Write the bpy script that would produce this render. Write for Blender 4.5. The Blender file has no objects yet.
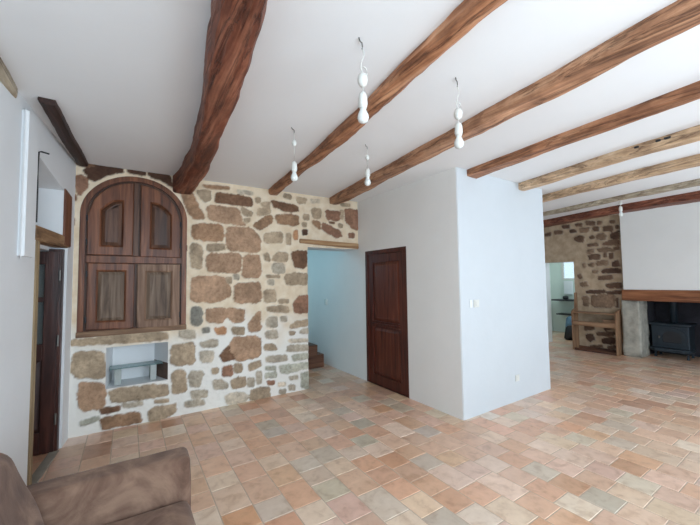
import bpy, bmesh, math, random
import numpy as np
from mathutils import Vector, Matrix

C = bpy.context.scene.collection
SC = bpy.context.scene

# ------------------------------------------------------------------ camera
F_PX, YAW, PITCH, ROLL, CAM_H = 337.7222, 0.5811, 0.0523, -0.0130, 1.52


def cam_axes():
    f = Vector((math.sin(YAW) * math.cos(PITCH), math.cos(YAW) * math.cos(PITCH), math.sin(PITCH)))
    r = Vector((math.cos(YAW), -math.sin(YAW), 0))
    u = r.cross(f)
    return r * math.cos(ROLL) + u * math.sin(ROLL), u * math.cos(ROLL) - r * math.sin(ROLL), f


CR, CU, CF = cam_axes()
cd = bpy.data.cameras.new('camera')
cd.sensor_width = 36
cd.lens = F_PX / 700 * 36
cd.clip_start = 0.02
cam = bpy.data.objects.new('camera', cd)
C.objects.link(cam)
cam.matrix_world = Matrix(((CR.x, CU.x, -CF.x, 0), (CR.y, CU.y, -CF.y, 0), (CR.z, CU.z, -CF.z, CAM_H), (0, 0, 0, 1)))
SC.camera = cam


def on(px, py, axis, val):
    """point of the place seen at a photo pixel, on the wall or floor plane axis = val"""
    d = CF + CR * ((px - 350) / F_PX) + CU * ((262.5 - py) / F_PX)
    o = Vector((0, 0, CAM_H))
    return o + d * ((val - o[axis]) / d[axis])


# ------------------------------------------------------------------ world, lights, exposure
w = bpy.data.worlds.new('sky')
SC.world = w
w.use_nodes = True
bg = w.node_tree.nodes['Background']
bg.inputs['Color'].default_value = (0.72, 0.86, 1.0, 1)
bg.inputs['Strength'].default_value = 1.6

vs = SC.view_settings
vs.view_transform = 'Standard'
vs.look = 'None'
vs.gamma = 1
vs.use_curve_mapping = False
vs.exposure = 0.72


def area(name, loc, target, sx, sy, energy, col):
    l = bpy.data.lights.new(name, 'AREA')
    l.shape = 'RECTANGLE'
    l.size, l.size_y, l.energy, l.color = sx, sy, energy, col
    o = bpy.data.objects.new(name, l)
    C.objects.link(o)
    o.location = loc
    o.rotation_euler = (Vector(target) - Vector(loc)).to_track_quat('-Z', 'Y').to_euler()
    return o


# daylight through two front-wall windows behind the camera, tilted up to lift the ceiling
area('daylight_and_fill', (2.0, -1.46, 1.15), (1.7, 0.6, 2.9), 1.6, 1.8, 37, (0.72, 0.875, 1.0))
area('daylight_and_fill', (5.6, -1.46, 1.35), (5.2, 0.6, 2.4), 1.9, 1.8, 40, (0.72, 0.875, 1.0))
area('daylight_and_fill', (0.1, -1.46, 1.65), (0.3, 1.5, 1.1), 1.3, 1.6, 66, (0.71, 0.875, 1.0))  # added fill with no window opening behind it, lifts the left side and floor

# stairwell window and kitchen window
area('daylight_stairwell', (1.2, 5.75, 2.35), (2.6, 5.5, 0.9), 0.8, 0.8, 7, (0.40, 0.78, 1.0))
area('daylight_kitchen', (9.6, 3.3, 2.3), (9.4, 4.6, 0.8), 0.8, 0.8, 9, (0.80, 0.95, 1.0))

# ------------------------------------------------------------------ measures
X0, Y0, X1, YB, ZC = 3.035, 2.44, 4.86, 4.383, 2.765
XF = 8.15
YFRONT = -1.5


def lw(y):                       # the left wall is not quite square to the back wall
    return -0.62 + (y - 2.9) * 0.1025


# ------------------------------------------------------------------ material helpers
def nt(name):
    m = bpy.data.materials.new(name)
    m.use_nodes = True
    t = m.node_tree
    return m, t, t.nodes, t.links, t.nodes['Principled BSDF']


def ramp(t, stops):
    r = t.nodes.new('ShaderNodeValToRGB')
    el = r.color_ramp.elements
    while len(el) < len(stops):
        el.new(0.5)
    for e, (p, c) in zip(el, stops):
        e.position = p
        e.color = (*c, 1)
    return r


def noise_node(t, scale, detail=4, rough=0.55, vec=None, dist=0.0):
    n = t.nodes.new('ShaderNodeTexNoise')
    n.inputs['Scale'].default_value = scale
    n.inputs['Detail'].default_value = detail
    n.inputs['Roughness'].default_value = rough
    n.inputs['Distortion'].default_value = dist
    if vec is not None:
        t.links.new(vec, n.inputs['Vector'])
    return n


def objcoord(t, scale=(1, 1, 1), rnd=True):
    tc = t.nodes.new('ShaderNodeTexCoord')
    mp = t.nodes.new('ShaderNodeMapping')
    mp.inputs['Scale'].default_value = scale
    t.links.new(tc.outputs['Object'], mp.inputs['Vector'])
    if rnd:
        oi = t.nodes.new('ShaderNodeObjectInfo')
        mu = t.nodes.new('ShaderNodeVectorMath')
        mu.operation = 'MULTIPLY'
        cb = t.nodes.new('ShaderNodeCombineXYZ')
        for i in range(3):
            t.links.new(oi.outputs['Random'], cb.inputs[i])
        mu.inputs[1].default_value = (37, 53, 19)
        t.links.new(cb.outputs[0], mu.inputs[0])
        t.links.new(mu.outputs[0], mp.inputs['Location'])
    return mp.outputs['Vector']


def bump(t, height, strength, dist, bsdf):
    b = t.nodes.new('ShaderNodeBump')
    b.inputs['Strength'].default_value = strength
    b.inputs['Distance'].default_value = dist
    t.links.new(height, b.inputs['Height'])
    t.links.new(b.outputs['Normal'], bsdf.inputs['Normal'])


def plain(name, col, rough=0.6, metal=0.0, var=0.08, scale=6.0, bmp=0.0):
    m, t, n, l, b = nt(name)
    b.inputs['Roughness'].default_value = rough
    b.inputs['Metallic'].default_value = metal
    v = objcoord(t, rnd=False)
    nz = noise_node(t, scale, 5, 0.6, v)
    lo = tuple(max(0, c * (1 - var)) for c in col)
    hi = tuple(min(1, c * (1 + var)) for c in col)
    r = ramp(t, [(0.3, lo), (0.7, hi)])
    l.new(nz.outputs['Fac'], r.inputs['Fac'])
    l.new(r.outputs['Color'], b.inputs['Base Color'])
    if bmp:
        n2 = noise_node(t, scale * 4, 6, 0.6, v)
        bump(t, n2.outputs['Fac'], bmp, 0.02, b)
    return m


def wood(name, dark, mid, light, axis=2, rough=0.55, fine=1.0, bmp=0.35, spec=0.4, cracks=False):
    m, t, n, l, b = nt(name)
    b.inputs['Roughness'].default_value = rough
    b.inputs['Specular IOR Level'].default_value = spec
    s = [14 * fine] * 3
    s[axis] = 0.9 * fine
    v = objcoord(t, tuple(s))
    nz = noise_node(t, 1.6, 7, 0.62, v, 0.6)
    s2 = [2.2] * 3
    s2[axis] = 0.7
    v2 = objcoord(t, tuple(s2))
    nb = noise_node(t, 1.3, 3, 0.5, v2)
    r = ramp(t, [(0.30, dark), (0.5, mid), (0.72, light)])
    l.new(nz.outputs['Fac'], r.inputs['Fac'])
    r2 = ramp(t, [(0.3, (0.72, 0.69, 0.67)), (0.65, (1.08, 1.06, 1.03))])
    l.new(nb.outputs['Fac'], r2.inputs['Fac'])
    mx = n.new('ShaderNodeMix')
    mx.data_type = 'RGBA'
    mx.blend_type = 'MULTIPLY'
    mx.inputs['Factor'].default_value = 0.85
    l.new(r.outputs['Color'], mx.inputs['A'])
    l.new(r2.outputs['Color'], mx.inputs['B'])
    if not cracks:
        l.new(mx.outputs['Result'], b.inputs['Base Color'])
        bump(t, nz.outputs['Fac'], bmp, 0.012, b)
        return m
    s3 = [9.0] * 3
    s3[axis] = 0.45
    v3 = objcoord(t, tuple(s3))
    nc = noise_node(t, 1.0, 5, 0.6, v3, 1.2)
    rc_ = ramp(t, [(0.475, (1, 1, 1)), (0.5, (0.30, 0.26, 0.25)), (0.525, (1, 1, 1))])
    l.new(nc.outputs['Fac'], rc_.inputs['Fac'])
    n4 = noise_node(t, 5.0, 5, 0.65, objcoord(t, (1, 1, 1)))
    r4 = ramp(t, [(0.36, (0.76, 0.73, 0.71)), (0.5, (1, 1, 1)), (0.66, (1.2, 1.22, 1.24))])
    l.new(n4.outputs['Fac'], r4.inputs['Fac'])
    last = mx.outputs['Result']
    for src, fac in ((r4.outputs['Color'], 1.0), (rc_.outputs['Color'], 0.8)):
        m5 = n.new('ShaderNodeMix')
        m5.data_type = 'RGBA'
        m5.blend_type = 'MULTIPLY'
        m5.inputs['Factor'].default_value = fac
        l.new(last, m5.inputs['A'])
        l.new(src, m5.inputs['B'])
        last = m5.outputs['Result']
    l.new(last, b.inputs['Base Color'])
    bump(t, rc_.outputs['Color'], 0.5, 0.015, b)
    return m


def srgb(r, g, b):
    f = lambda c: ((c / 255 + 0.055) / 1.055) ** 2.4 if c > 10 else c / 255 / 12.92
    return (f(r), f(g), f(b))


M = {}
M['plaster'] = plain('white_lime_plaster', srgb(230, 231, 232), 0.85, 0, 0.02, 2.5, 0.12)
M['plaster_dimmed'] = plain('dimmed_white_plaster', srgb(205, 209, 212), 0.85, 0, 0.02, 2.5, 0.12)  # greyer copy for the closet front, toned down against its strong window light
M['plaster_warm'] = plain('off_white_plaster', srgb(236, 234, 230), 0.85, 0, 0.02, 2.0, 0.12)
M['ceiling'] = plain('white_ceiling_plaster', srgb(238, 238, 238), 0.9, 0, 0.015, 1.2, 0.10)
M['stairwall'] = plain('stairwell_plaster', srgb(214, 226, 222), 0.85, 0, 0.05, 3, 0.15)
M['kitchen'] = plain('pale_green_plaster', srgb(214, 226, 218), 0.85, 0, 0.03, 3, 0.1)
M['wood_red'] = wood('red_brown_beam_wood', srgb(114, 74, 54), srgb(176, 122, 88), srgb(214, 164, 128), 1, cracks=True)
M['wood_dark'] = wood('dark_beam_wood', srgb(70, 37, 28), srgb(124, 70, 50), srgb(174, 118, 92), 1, cracks=True)
M['wood_stub'] = wood('very_dark_beam_wood', srgb(30, 17, 14), srgb(56, 34, 28), srgb(84, 56, 46), 1)
M['wood_mid'] = wood('brown_beam_wood', srgb(118, 82, 62), srgb(178, 130, 98), srgb(220, 178, 144), 1, cracks=True)
M['wood_tan'] = wood('tan_beam_wood', srgb(156, 126, 100), srgb(206, 174, 140), srgb(232, 206, 176), 1, cracks=True)
M['wood_grey'] = wood('greyed_beam_wood', srgb(128, 114, 96), srgb(180, 166, 144), srgb(214, 202, 182), 1, cracks=True)
M['walnut'] = wood('varnished_walnut', srgb(66, 36, 22), srgb(112, 66, 42), srgb(152, 98, 66), 2, 0.42)
M['walnut_deep'] = wood('dark_walnut_panel', srgb(52, 31, 22), srgb(86, 55, 38), srgb(116, 80, 58), 2, 0.45)
M['walnut_faded'] = wood('faded_walnut', srgb(92, 68, 54), srgb(138, 108, 88), srgb(172, 144, 122), 2, 0.6)
M['walnut_faded_panel'] = wood('faded_walnut_panel', srgb(78, 62, 50), srgb(118, 98, 82), srgb(150, 130, 112), 2, 0.6)
M['sill_wood'] = wood('weathered_sill_wood', srgb(92, 66, 48), srgb(136, 104, 78), srgb(168, 138, 110), 0, 0.6)
M['mahogany'] = wood('dark_red_door_wood', srgb(50, 22, 17), srgb(84, 40, 30), srgb(108, 58, 44), 2, 0.38)
M['mahogany_panel'] = wood('dark_red_panel_wood', srgb(60, 27, 19), srgb(96, 48, 34), srgb(122, 66, 48), 2, 0.38)
M['doorwood'] = wood('dark_old_door_wood', srgb(36, 18, 15), srgb(64, 34, 28), srgb(92, 54, 44), 2, 0.4)
M['lintel'] = wood('weathered_lintel_wood', srgb(120, 88, 58), srgb(168, 130, 92), srgb(200, 166, 126), 0)
M['lintel_y'] = wood('weathered_frame_wood', srgb(92, 68, 48), srgb(146, 114, 84), srgb(184, 154, 120), 1)
M['post'] = wood('brown_post_wood', srgb(84, 50, 36), srgb(124, 80, 58), srgb(156, 108, 80), 2)
M['post_pale'] = wood('pale_jamb_wood', srgb(112, 92, 66), srgb(160, 138, 106), srgb(190, 170, 138), 2)
M['mantel'] = wood('mantel_oak', srgb(84, 46, 28), srgb(134, 84, 54), srgb(170, 116, 80), 1)
M['bench'] = wood('bench_pine', srgb(96, 68, 50), srgb(150, 116, 88), srgb(184, 150, 120), 1)
M['bench_v'] = wood('bench_pine_upright', srgb(96, 68, 50), srgb(150, 116, 88), srgb(184, 150, 120), 2)
M['bench_d'] = wood('bench_dark_pine', srgb(56, 36, 28), srgb(90, 60, 46), srgb(120, 86, 66), 1)
M['iron'] = plain('cast_iron', srgb(44, 54, 62), 0.55, 0.3, 0.15, 12, 0.05)
M['soot'] = plain('sooty_masonry', srgb(44, 42, 48), 0.9, 0, 0.4, 5, 0.4)
M['white_plastic'] = plain('white_plastic', srgb(220, 219, 212), 0.35, 0, 0.01)
M['bulb'] = plain('opal_bulb', srgb(222, 223, 218), 0.25, 0, 0.01)
M['metal'] = plain('dull_steel', srgb(110, 108, 104), 0.4, 0.8, 0.1)
M['black'] = plain('black_paint', srgb(34, 36, 40), 0.45, 0, 0.1)
M['blue'] = plain('blue_grey_cloth', srgb(96, 128, 150), 0.8, 0, 0.15)
M['kwhite'] = plain('white_cloth', srgb(232, 236, 240), 0.8, 0, 0.03)
M['jamb_stone'] = plain('limewashed_stone', srgb(176, 172, 160), 0.9, 0, 0.3, 6, 0.6)
M['reveal_brown'] = plain('brown_reveal', srgb(112, 92, 80), 0.9, 0, 0.3, 8, 0.5)
M['pale_stone'] = plain('pale_grey_stone', srgb(178, 184, 180), 0.8, 0, 0.1, 8, 0.2)
M['stair'] = wood('stair_wood', srgb(66, 40, 30), srgb(104, 68, 50), srgb(132, 92, 70), 0, 0.5)
M['sill'] = plain('grey_threshold', srgb(150, 142, 130), 0.7, 0, 0.15, 9, 0.3)

m, t, n, l, b = nt('greenish_shelf_glass')
b.inputs['Base Color'].default_value = (0.22, 0.42, 0.42, 1)
b.inputs['Roughness'].default_value = 0.05
b.inputs['Transmission Weight'].default_value = 0.6
b.inputs['IOR'].default_value = 1.45
M['glass'] = m
m, t, n, l, b = nt('old_window_glass')
b.inputs['Base Color'].default_value = (0.5, 0.55, 0.55, 1)
b.inputs['Roughness'].default_value = 0.08
b.inputs['Transmission Weight'].default_value = 0.9
M['pane'] = m

# suede of the sofa
m, t, n, l, b = nt('brown_suede')
v = objcoord(t, rnd=False)
n1 = noise_node(t, 4.5, 6, 0.62, v, 0.9)
n2 = noise_node(t, 120, 3, 0.6, v)
r = ramp(t, [(0.32, srgb(84, 62, 52)), (0.5, srgb(116, 90, 76)), (0.68, srgb(144, 116, 98))])
l.new(n1.outputs['Fac'], r.inputs['Fac'])
l.new(r.outputs['Color'], b.inputs['Base Color'])
b.inputs['Roughness'].default_value = 0.95
b.inputs['Sheen Weight'].default_value = 0.08
b.inputs['Specular IOR Level'].default_value = 0.15
mx = n.new('ShaderNodeMath')
mx.operation = 'MULTIPLY_ADD'
l.new(n2.outputs['Fac'], mx.inputs[0])
mx.inputs[1].default_value = 0.15
l.new(n1.outputs['Fac'], mx.inputs[2])
bump(t, mx.outputs[0], 0.25, 0.03, b)
M['suede'] = m

# stone walls: colour attribute holds the stone's own colour, alpha says stone or mortar
def stone_mat(name, mortar_a, mortar_b):
    m, t, n, l, b = nt(name)
    at = n.new('ShaderNodeAttribute')
    at.attribute_name = 'stone'
    v = objcoord(t, rnd=False)
    n1 = noise_node(t, 26, 6, 0.68, v)
    n2 = noise_node(t, 7, 4, 0.6, v)
    r = ramp(t, [(0.25, (0.62, 0.6, 0.58)), (0.5, (0.98, 0.97, 0.96)), (0.75, (1.25, 1.25, 1.25))])
    l.new(n1.outputs['Fac'], r.inputs['Fac'])
    mu = n.new('ShaderNodeMix')
    mu.data_type = 'RGBA'
    mu.blend_type = 'MULTIPLY'
    mu.inputs['Factor'].default_value = 1
    l.new(at.outputs['Color'], mu.inputs['A'])
    l.new(r.outputs['Color'], mu.inputs['B'])
    rm = ramp(t, [(0.35, mortar_a), (0.65, mortar_b)])
    l.new(n2.outputs['Fac'], rm.inputs['Fac'])
    # mortar is whiter on the lower courses, with an irregular upper edge
    pale_low = n.new('ShaderNodeAttribute')
    pale_low.attribute_name = 'pale_low'
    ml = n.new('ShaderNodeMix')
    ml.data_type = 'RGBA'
    l.new(pale_low.outputs['Fac'], ml.inputs['Factor'])
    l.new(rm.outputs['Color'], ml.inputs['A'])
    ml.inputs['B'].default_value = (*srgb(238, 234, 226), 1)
    mm = n.new('ShaderNodeMix')
    mm.data_type = 'RGBA'
    l.new(at.outputs['Alpha'], mm.inputs['Factor'])
    l.new(ml.outputs['Result'], mm.inputs['A'])
    l.new(mu.outputs['Result'], mm.inputs['B'])
    l.new(mm.outputs['Result'], b.inputs['Base Color'])
    b.inputs['Roughness'].default_value = 0.9
    b.inputs['Specular IOR Level'].default_value = 0.2
    bump(t, n1.outputs['Fac'], 0.35, 0.02, b)
    return m


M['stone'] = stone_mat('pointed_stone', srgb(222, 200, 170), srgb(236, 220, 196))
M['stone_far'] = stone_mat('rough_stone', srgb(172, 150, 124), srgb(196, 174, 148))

# terracotta tiles
m, t, n, l, b = nt('terracotta_tiles')
at = n.new('ShaderNodeAttribute')
at.attribute_name = 'tile'
v = objcoord(t, rnd=False)
n1 = noise_node(t, 16, 6, 0.65, v, 0.4)
n2 = noise_node(t, 1.7, 3, 0.5, v)
n3 = noise_node(t, 9, 3, 0.5, v, 0.8)
mxn = n.new('ShaderNodeMath')
mxn.operation = 'MULTIPLY_ADD'
l.new(n3.outputs['Fac'], mxn.inputs[0])
mxn.inputs[1].default_value = 0.9
mhalf = n.new('ShaderNodeMath')
mhalf.operation = 'MULTIPLY_ADD'
l.new(n1.outputs['Fac'], mhalf.inputs[0])
mhalf.inputs[1].default_value = 0.6
mhalf.inputs[2].default_value = -0.25
l.new(mhalf.outputs[0], mxn.inputs[2])
r = ramp(t, [(0.28, (0.72, 0.62, 0.54)), (0.47, (0.98, 0.96, 0.94)), (0.72, (1.12, 1.14, 1.16))])
l.new(mxn.outputs[0], r.inputs['Fac'])
mu = n.new('ShaderNodeMix')
mu.data_type = 'RGBA'
mu.blend_type = 'MULTIPLY'
mu.inputs['Factor'].default_value = 0.8
l.new(at.outputs['Color'], mu.inputs['A'])
l.new(r.outputs['Color'], mu.inputs['B'])
l.new(mu.outputs['Result'], b.inputs['Base Color'])
rr = ramp(t, [(0.3, (0.30, 0.30, 0.30)), (0.7, (0.48, 0.48, 0.48))])
l.new(n1.outputs['Fac'], rr.inputs['Fac'])
l.new(rr.outputs['Color'], b.inputs['Roughness'])
b.inputs['Specular IOR Level'].default_value = 0.6
b.inputs['Coat Weight'].default_value = 0.7
b.inputs['Coat Roughness'].default_value = 0.4
bump(t, n1.outputs['Fac'], 0.18, 0.012, b)
M['tile'] = m
M['grout'] = plain('sandy_grout', srgb(196, 174, 154), 0.9, 0, 0.1, 20)

# ------------------------------------------------------------------ object helpers


def rootloc(o):
    v = Vector((0, 0, 0))
    while o is not None:
        v += o.location
        o = o.parent
    return v


def link(name, me, mats, parent=None, base=None):
    """link a mesh given in world coordinates as one object with its origin at its base"""
    o = bpy.data.objects.new(name, me)
    for mm in (mats if isinstance(mats, (list, tuple)) else [mats]):
        me.materials.append(mm)
    C.objects.link(o)
    co = np.empty(len(me.vertices) * 3)
    me.vertices.foreach_get('co', co)
    co = co.reshape(-1, 3)
    if parent is not None:
        o.parent = parent
        off = rootloc(parent)
    else:
        if base is None:
            lo, hi = co.min(0), co.max(0)
            base = ((lo[0] + hi[0]) / 2, (lo[1] + hi[1]) / 2, lo[2])
        o.location = base
        off = Vector(base)
    co = co - np.array(off)
    me.vertices.foreach_set('co', co.ravel())
    me.update()
    return o


def tag(o, label, cat, group=None):
    o['label'], o['category'] = label, cat
    if group:
        o['group'] = group
    return o


def thing(name, label, cat, loc, group=None):
    o = bpy.data.objects.new(name, None)
    o.empty_display_size = 0.05
    C.objects.link(o)
    o.location = loc
    return tag(o, label, cat, group)


def struct(o):
    o['kind'] = 'structure'
    return o


def fin(bm, smooth=False):
    me = bpy.data.meshes.new('m')
    bmesh.ops.recalc_face_normals(bm, faces=bm.faces)
    bm.to_mesh(me)
    bm.free()
    if smooth:
        for p in me.polygons:
            p.use_smooth = True
    return me


def obj(name, bm, mats, parent=None, smooth=False, base=None):
    return link(name, fin(bm, smooth), mats, parent, base)


def B():
    return bmesh.new()


def box(bm, x0, x1, y0, y1, z0, z1, bev=0.0, mat=0, seg=2):
    vs_ = [bm.verts.new((x, y, z)) for z in (z0, z1) for y in (y0, y1) for x in (x0, x1)]
    fs = [bm.faces.new([vs_[i] for i in q]) for q in
          ((0, 2, 3, 1), (4, 5, 7, 6), (0, 1, 5, 4), (2, 6, 7, 3), (0, 4, 6, 2), (1, 3, 7, 5))]
    for f in fs:
        f.material_index = mat
    if bev:
        es = list({e for f in fs for e in f.edges})
        bmesh.ops.bevel(bm, geom=es, offset=bev, segments=seg, affect='EDGES', profile=0.5)
    return fs


def hexa(bm, pts, mat=0):
    """8 points: bottom four then top four, same winding"""
    v = [bm.verts.new(p) for p in pts]
    for q in ((3, 2, 1, 0), (4, 5, 6, 7), (0, 1, 5, 4), (1, 2, 6, 5), (2, 3, 7, 6), (3, 0, 4, 7)):
        bm.faces.new([v[i] for i in q]).material_index = mat


def prism(bm, pts, ext, bev=0.0, seg=2):
    """extrude the closed outline pts (3-D points) by the vector ext"""
    ext = Vector(ext)
    a = [bm.verts.new(p) for p in pts]
    c = [bm.verts.new(Vector(p) + ext) for p in pts]
    k = len(pts)
    fs = [bm.faces.new(a[::-1]), bm.faces.new(c)]
    for i in range(k):
        fs.append(bm.faces.new((a[i], a[(i + 1) % k], c[(i + 1) % k], c[i])))
    if bev:
        es = list({e for f in fs for e in f.edges})
        bmesh.ops.bevel(bm, geom=es, offset=bev, segments=seg, affect='EDGES', profile=0.5)
    return fs


def ring(bm, outer, inner, ext):
    """frame between two outlines of equal length, extruded"""
    ext = Vector(ext)
    k = len(outer)
    o1 = [bm.verts.new(p) for p in outer]
    i1 = [bm.verts.new(p) for p in inner]
    o2 = [bm.verts.new(Vector(p) + ext) for p in outer]
    i2 = [bm.verts.new(Vector(p) + ext) for p in inner]
    for j in range(k):
        q = (j + 1) % k
        bm.faces.new((o1[j], o1[q], i1[q], i1[j]))
        bm.faces.new((o2[j], o2[q], i2[q], i2[j]))
        bm.faces.new((o1[j], o1[q], o2[q], o2[j]))
        bm.faces.new((i1[j], i1[q], i2[q], i2[j]))


def raised(bm, poly, back, n, steps):
    """a raised panel: stacked outlines. steps = [(inset, height)...] along the normal n"""
    n = Vector(n)
    rows = []
    for ins, h in steps:
        rows.append([bm.verts.new(Vector(p) + n * h) for p in inset(poly, ins, n)])
    k = len(poly)
    for a, c in zip(rows, rows[1:]):
        for j in range(k):
            q = (j + 1) % k
            bm.faces.new((a[j], a[q], c[q], c[j]))
    bm.faces.new(rows[-1])
    bm.faces.new([bm.verts.new(Vector(p) - n * back) for p in poly])


def inset(poly, d, n):
    """convex polygon (3-D, planar, normal n) offset inwards"""
    if abs(d) < 1e-9:
        return [Vector(p) for p in poly]
    n = Vector(n).normalized()
    P = [Vector(p) for p in poly]
    c = sum(P, Vector()) / len(P)
    k = len(P)
    out = []
    for i in range(k):
        e1 = (P[i] - P[i - 1]).normalized()
        e2 = (P[(i + 1) % k] - P[i]).normalized()
        n1, n2 = n.cross(e1), n.cross(e2)
        if n1.dot(c - P[i]) < 0:
            n1 = -n1
        if n2.dot(c - P[i]) < 0:
            n2 = -n2
        s = n1 + n2
        s = s / max(1e-6, 1 + n1.dot(n2))
        out.append(P[i] + s * d)
    return out


def tube(bm, pts, r, k=8, cap=True):
    pts = [Vector(p) for p in pts]
    rs = r if isinstance(r, (list, tuple)) else [r] * len(pts)
    rows = []
    up = Vector((0, 0, 1))
    for i, p in enumerate(pts):
        d = (pts[min(i + 1, len(pts) - 1)] - pts[max(i - 1, 0)]).normalized()
        a = d.cross(up)
        if a.length < 1e-3:
            a = d.cross(Vector((1, 0, 0)))
        a.normalize()
        c = d.cross(a).normalized()
        rows.append([bm.verts.new(p + (a * math.cos(2 * math.pi * j / k) + c * math.sin(2 * math.pi * j / k)) * rs[i])
                     for j in range(k)])
    for a, c in zip(rows, rows[1:]):
        for j in range(k):
            bm.faces.new((a[j], a[(j + 1) % k], c[(j + 1) % k], c[j]))
    if cap:
        bm.faces.new(rows[0][::-1])
        bm.faces.new(rows[-1])


def lathe(bm, cx, cy, prof, k=18):
    rows = []
    for r_, z in prof:
        rows.append([bm.verts.new((cx + r_ * math.cos(2 * math.pi * j / k), cy + r_ * math.sin(2 * math.pi * j / k), z))
                     for j in range(k)])
    for a, c in zip(rows, rows[1:]):
        for j in range(k):
            bm.faces.new((a[j], a[(j + 1) % k], c[(j + 1) % k], c[j]))
    bm.faces.new(rows[0])
    bm.faces.new(rows[-1])


# ------------------------------------------------------------------ floor
rng = random.Random(11)
PAL = [(srgb(222, 168, 130), 22), (srgb(222, 176, 142), 22), (srgb(232, 196, 166), 22), (srgb(228, 198, 174), 11),
       (srgb(212, 196, 172), 7), (srgb(190, 180, 162), 3), (srgb(212, 152, 112), 9), (srgb(236, 214, 190), 6),
       (srgb(226, 186, 162), 12), (srgb(184, 126, 94), 2)]
cols, wts = zip(*PAL)
MEAN = tuple(sum(c[i] * q for c, q in PAL) / sum(wts) for i in range(3))


def build_floor():
    V, Fc, Mi, Cl = [], [], [], []

    def quad(p, col, mi):
        i = len(V)
        V.extend(p)
        Fc.append((i, i + 1, i + 2, i + 3))
        Mi.append(mi)
        Cl.append(col)
    TW = 0.211
    x = -2.2
    while x < 10.4:
        y = -1.7 + rng.uniform(-0.2, 0)
        w_ = TW + rng.uniform(-0.004, 0.004)
        while y < 6.3:
            L = rng.choice((0.205, 0.21, 0.21, 0.215, 0.255, 0.30))
            c = rng.choices(cols, wts)[0]
            lum = 0.3 * c[0] + 0.6 * c[1] + 0.1 * c[2]
            ds = rng.uniform(0.0, 0.25)
            c = tuple(q * (1 - ds) + lum * 1.08 * ds for q in c)
            c = tuple(q * 0.74 + mq * 0.26 for q, mq in zip(c, MEAN))
            k = rng.uniform(0.93, 1.08)
            c = tuple(min(1, max(0, q * k * rng.uniform(0.97, 1.03))) for q in c)
            g = 0.0028
            e = 0.0035
            a0, a1, b0, b1 = x + g, x + w_ - g, y + g, y + L - g
            zz = [rng.uniform(-0.0007, 0.0005) for _ in range(4)]
            i = len(V)
            V.extend([(a0, b0, -0.003), (a1, b0, -0.003), (a1, b1, -0.003), (a0, b1, -0.003),
                      (a0 + e, b0 + e, zz[0]), (a1 - e, b0 + e, zz[1]), (a1 - e, b1 - e, zz[2]), (a0 + e, b1 - e, zz[3])])
            for q in ((4, 5, 6, 7), (0, 1, 5, 4), (1, 2, 6, 5), (2, 3, 7, 6), (3, 0, 4, 7)):
                Fc.append(tuple(i + s for s in q))
                Mi.append(0)
                Cl.append(c)
            y += L
        x += w_
    quad([(-2.3, -1.8, -0.0025), (10.5, -1.8, -0.0025), (10.5, 6.4, -0.0025), (-2.3, 6.4, -0.0025)], (0.4, 0.3, 0.25), 1)
    me = bpy.data.meshes.new('floor')
    me.from_pydata(V, [], Fc)
    me.polygons.foreach_set('material_index', Mi)
    at = me.attributes.new('tile', 'FLOAT_COLOR', 'FACE')
    at.data.foreach_set('color', np.array([(*c, 1) for c in Cl], dtype=np.float32).ravel())
    me.update()
    return struct(link('floor', me, [M['tile'], M['grout']]))


build_floor()

# ------------------------------------------------------------------ ceiling
bm = B()
box(bm, -2.3, 10.5, -1.8, YB + 0.5, ZC, ZC + 0.2)
struct(obj('ceiling', bm, M['ceiling']))

# ------------------------------------------------------------------ stone walls as fine relief
nrng = np.random.RandomState(5)


def vnoise(u, v, scale, seed):
    """smooth value noise"""
    r = np.random.RandomState(seed)
    T = r.rand(128, 128) * 2 - 1
    a, b_ = u * scale + 500.3, v * scale + 500.7
    i, j = np.floor(a).astype(int), np.floor(b_).astype(int)
    fa, fb = a - i, b_ - j
    fa, fb = fa * fa * (3 - 2 * fa), fb * fb * (3 - 2 * fb)
    g = lambda x_, y_: T[x_ % 128, y_ % 128]
    return (g(i, j) * (1 - fa) + g(i + 1, j) * fa) * (1 - fb) + (g(i, j + 1) * (1 - fa) + g(i + 1, j + 1) * fa) * fb


def chaikin(P, k=2, q=0.13):
    for _ in range(k):
        Q = []
        for i in range(len(P)):
            a, c = P[i], P[(i + 1) % len(P)]
            Q += [a * (1 - q) + c * q, a * q + c * (1 - q)]
        P = Q
    return np.array(P)


def signed(P, u, v):
    d = np.full(u.shape, 1e9)
    ins = np.zeros(u.shape, bool)
    for i in range(len(P)):
        a, c = P[i], P[(i + 1) % len(P)]
        e = c - a
        tt = np.clip(((u - a[0]) * e[0] + (v - a[1]) * e[1]) / max(1e-12, e @ e), 0, 1)
        d = np.minimum(d, np.hypot(u - a[0] - tt * e[0], v - a[1] - tt * e[1]))
        cr = ((a[1] > v) != (c[1] > v))
        xx = a[0] + (v - a[1]) * e[0] / (e[1] if abs(e[1]) > 1e-12 else 1e-12)
        ins ^= cr & (u < xx)
    return np.where(ins, d, -d)


def sstep(x, a, b_):
    t_ = np.clip((x - a) / (b_ - a), 0, 1)
    return t_ * t_ * (3 - 2 * t_)


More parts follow.
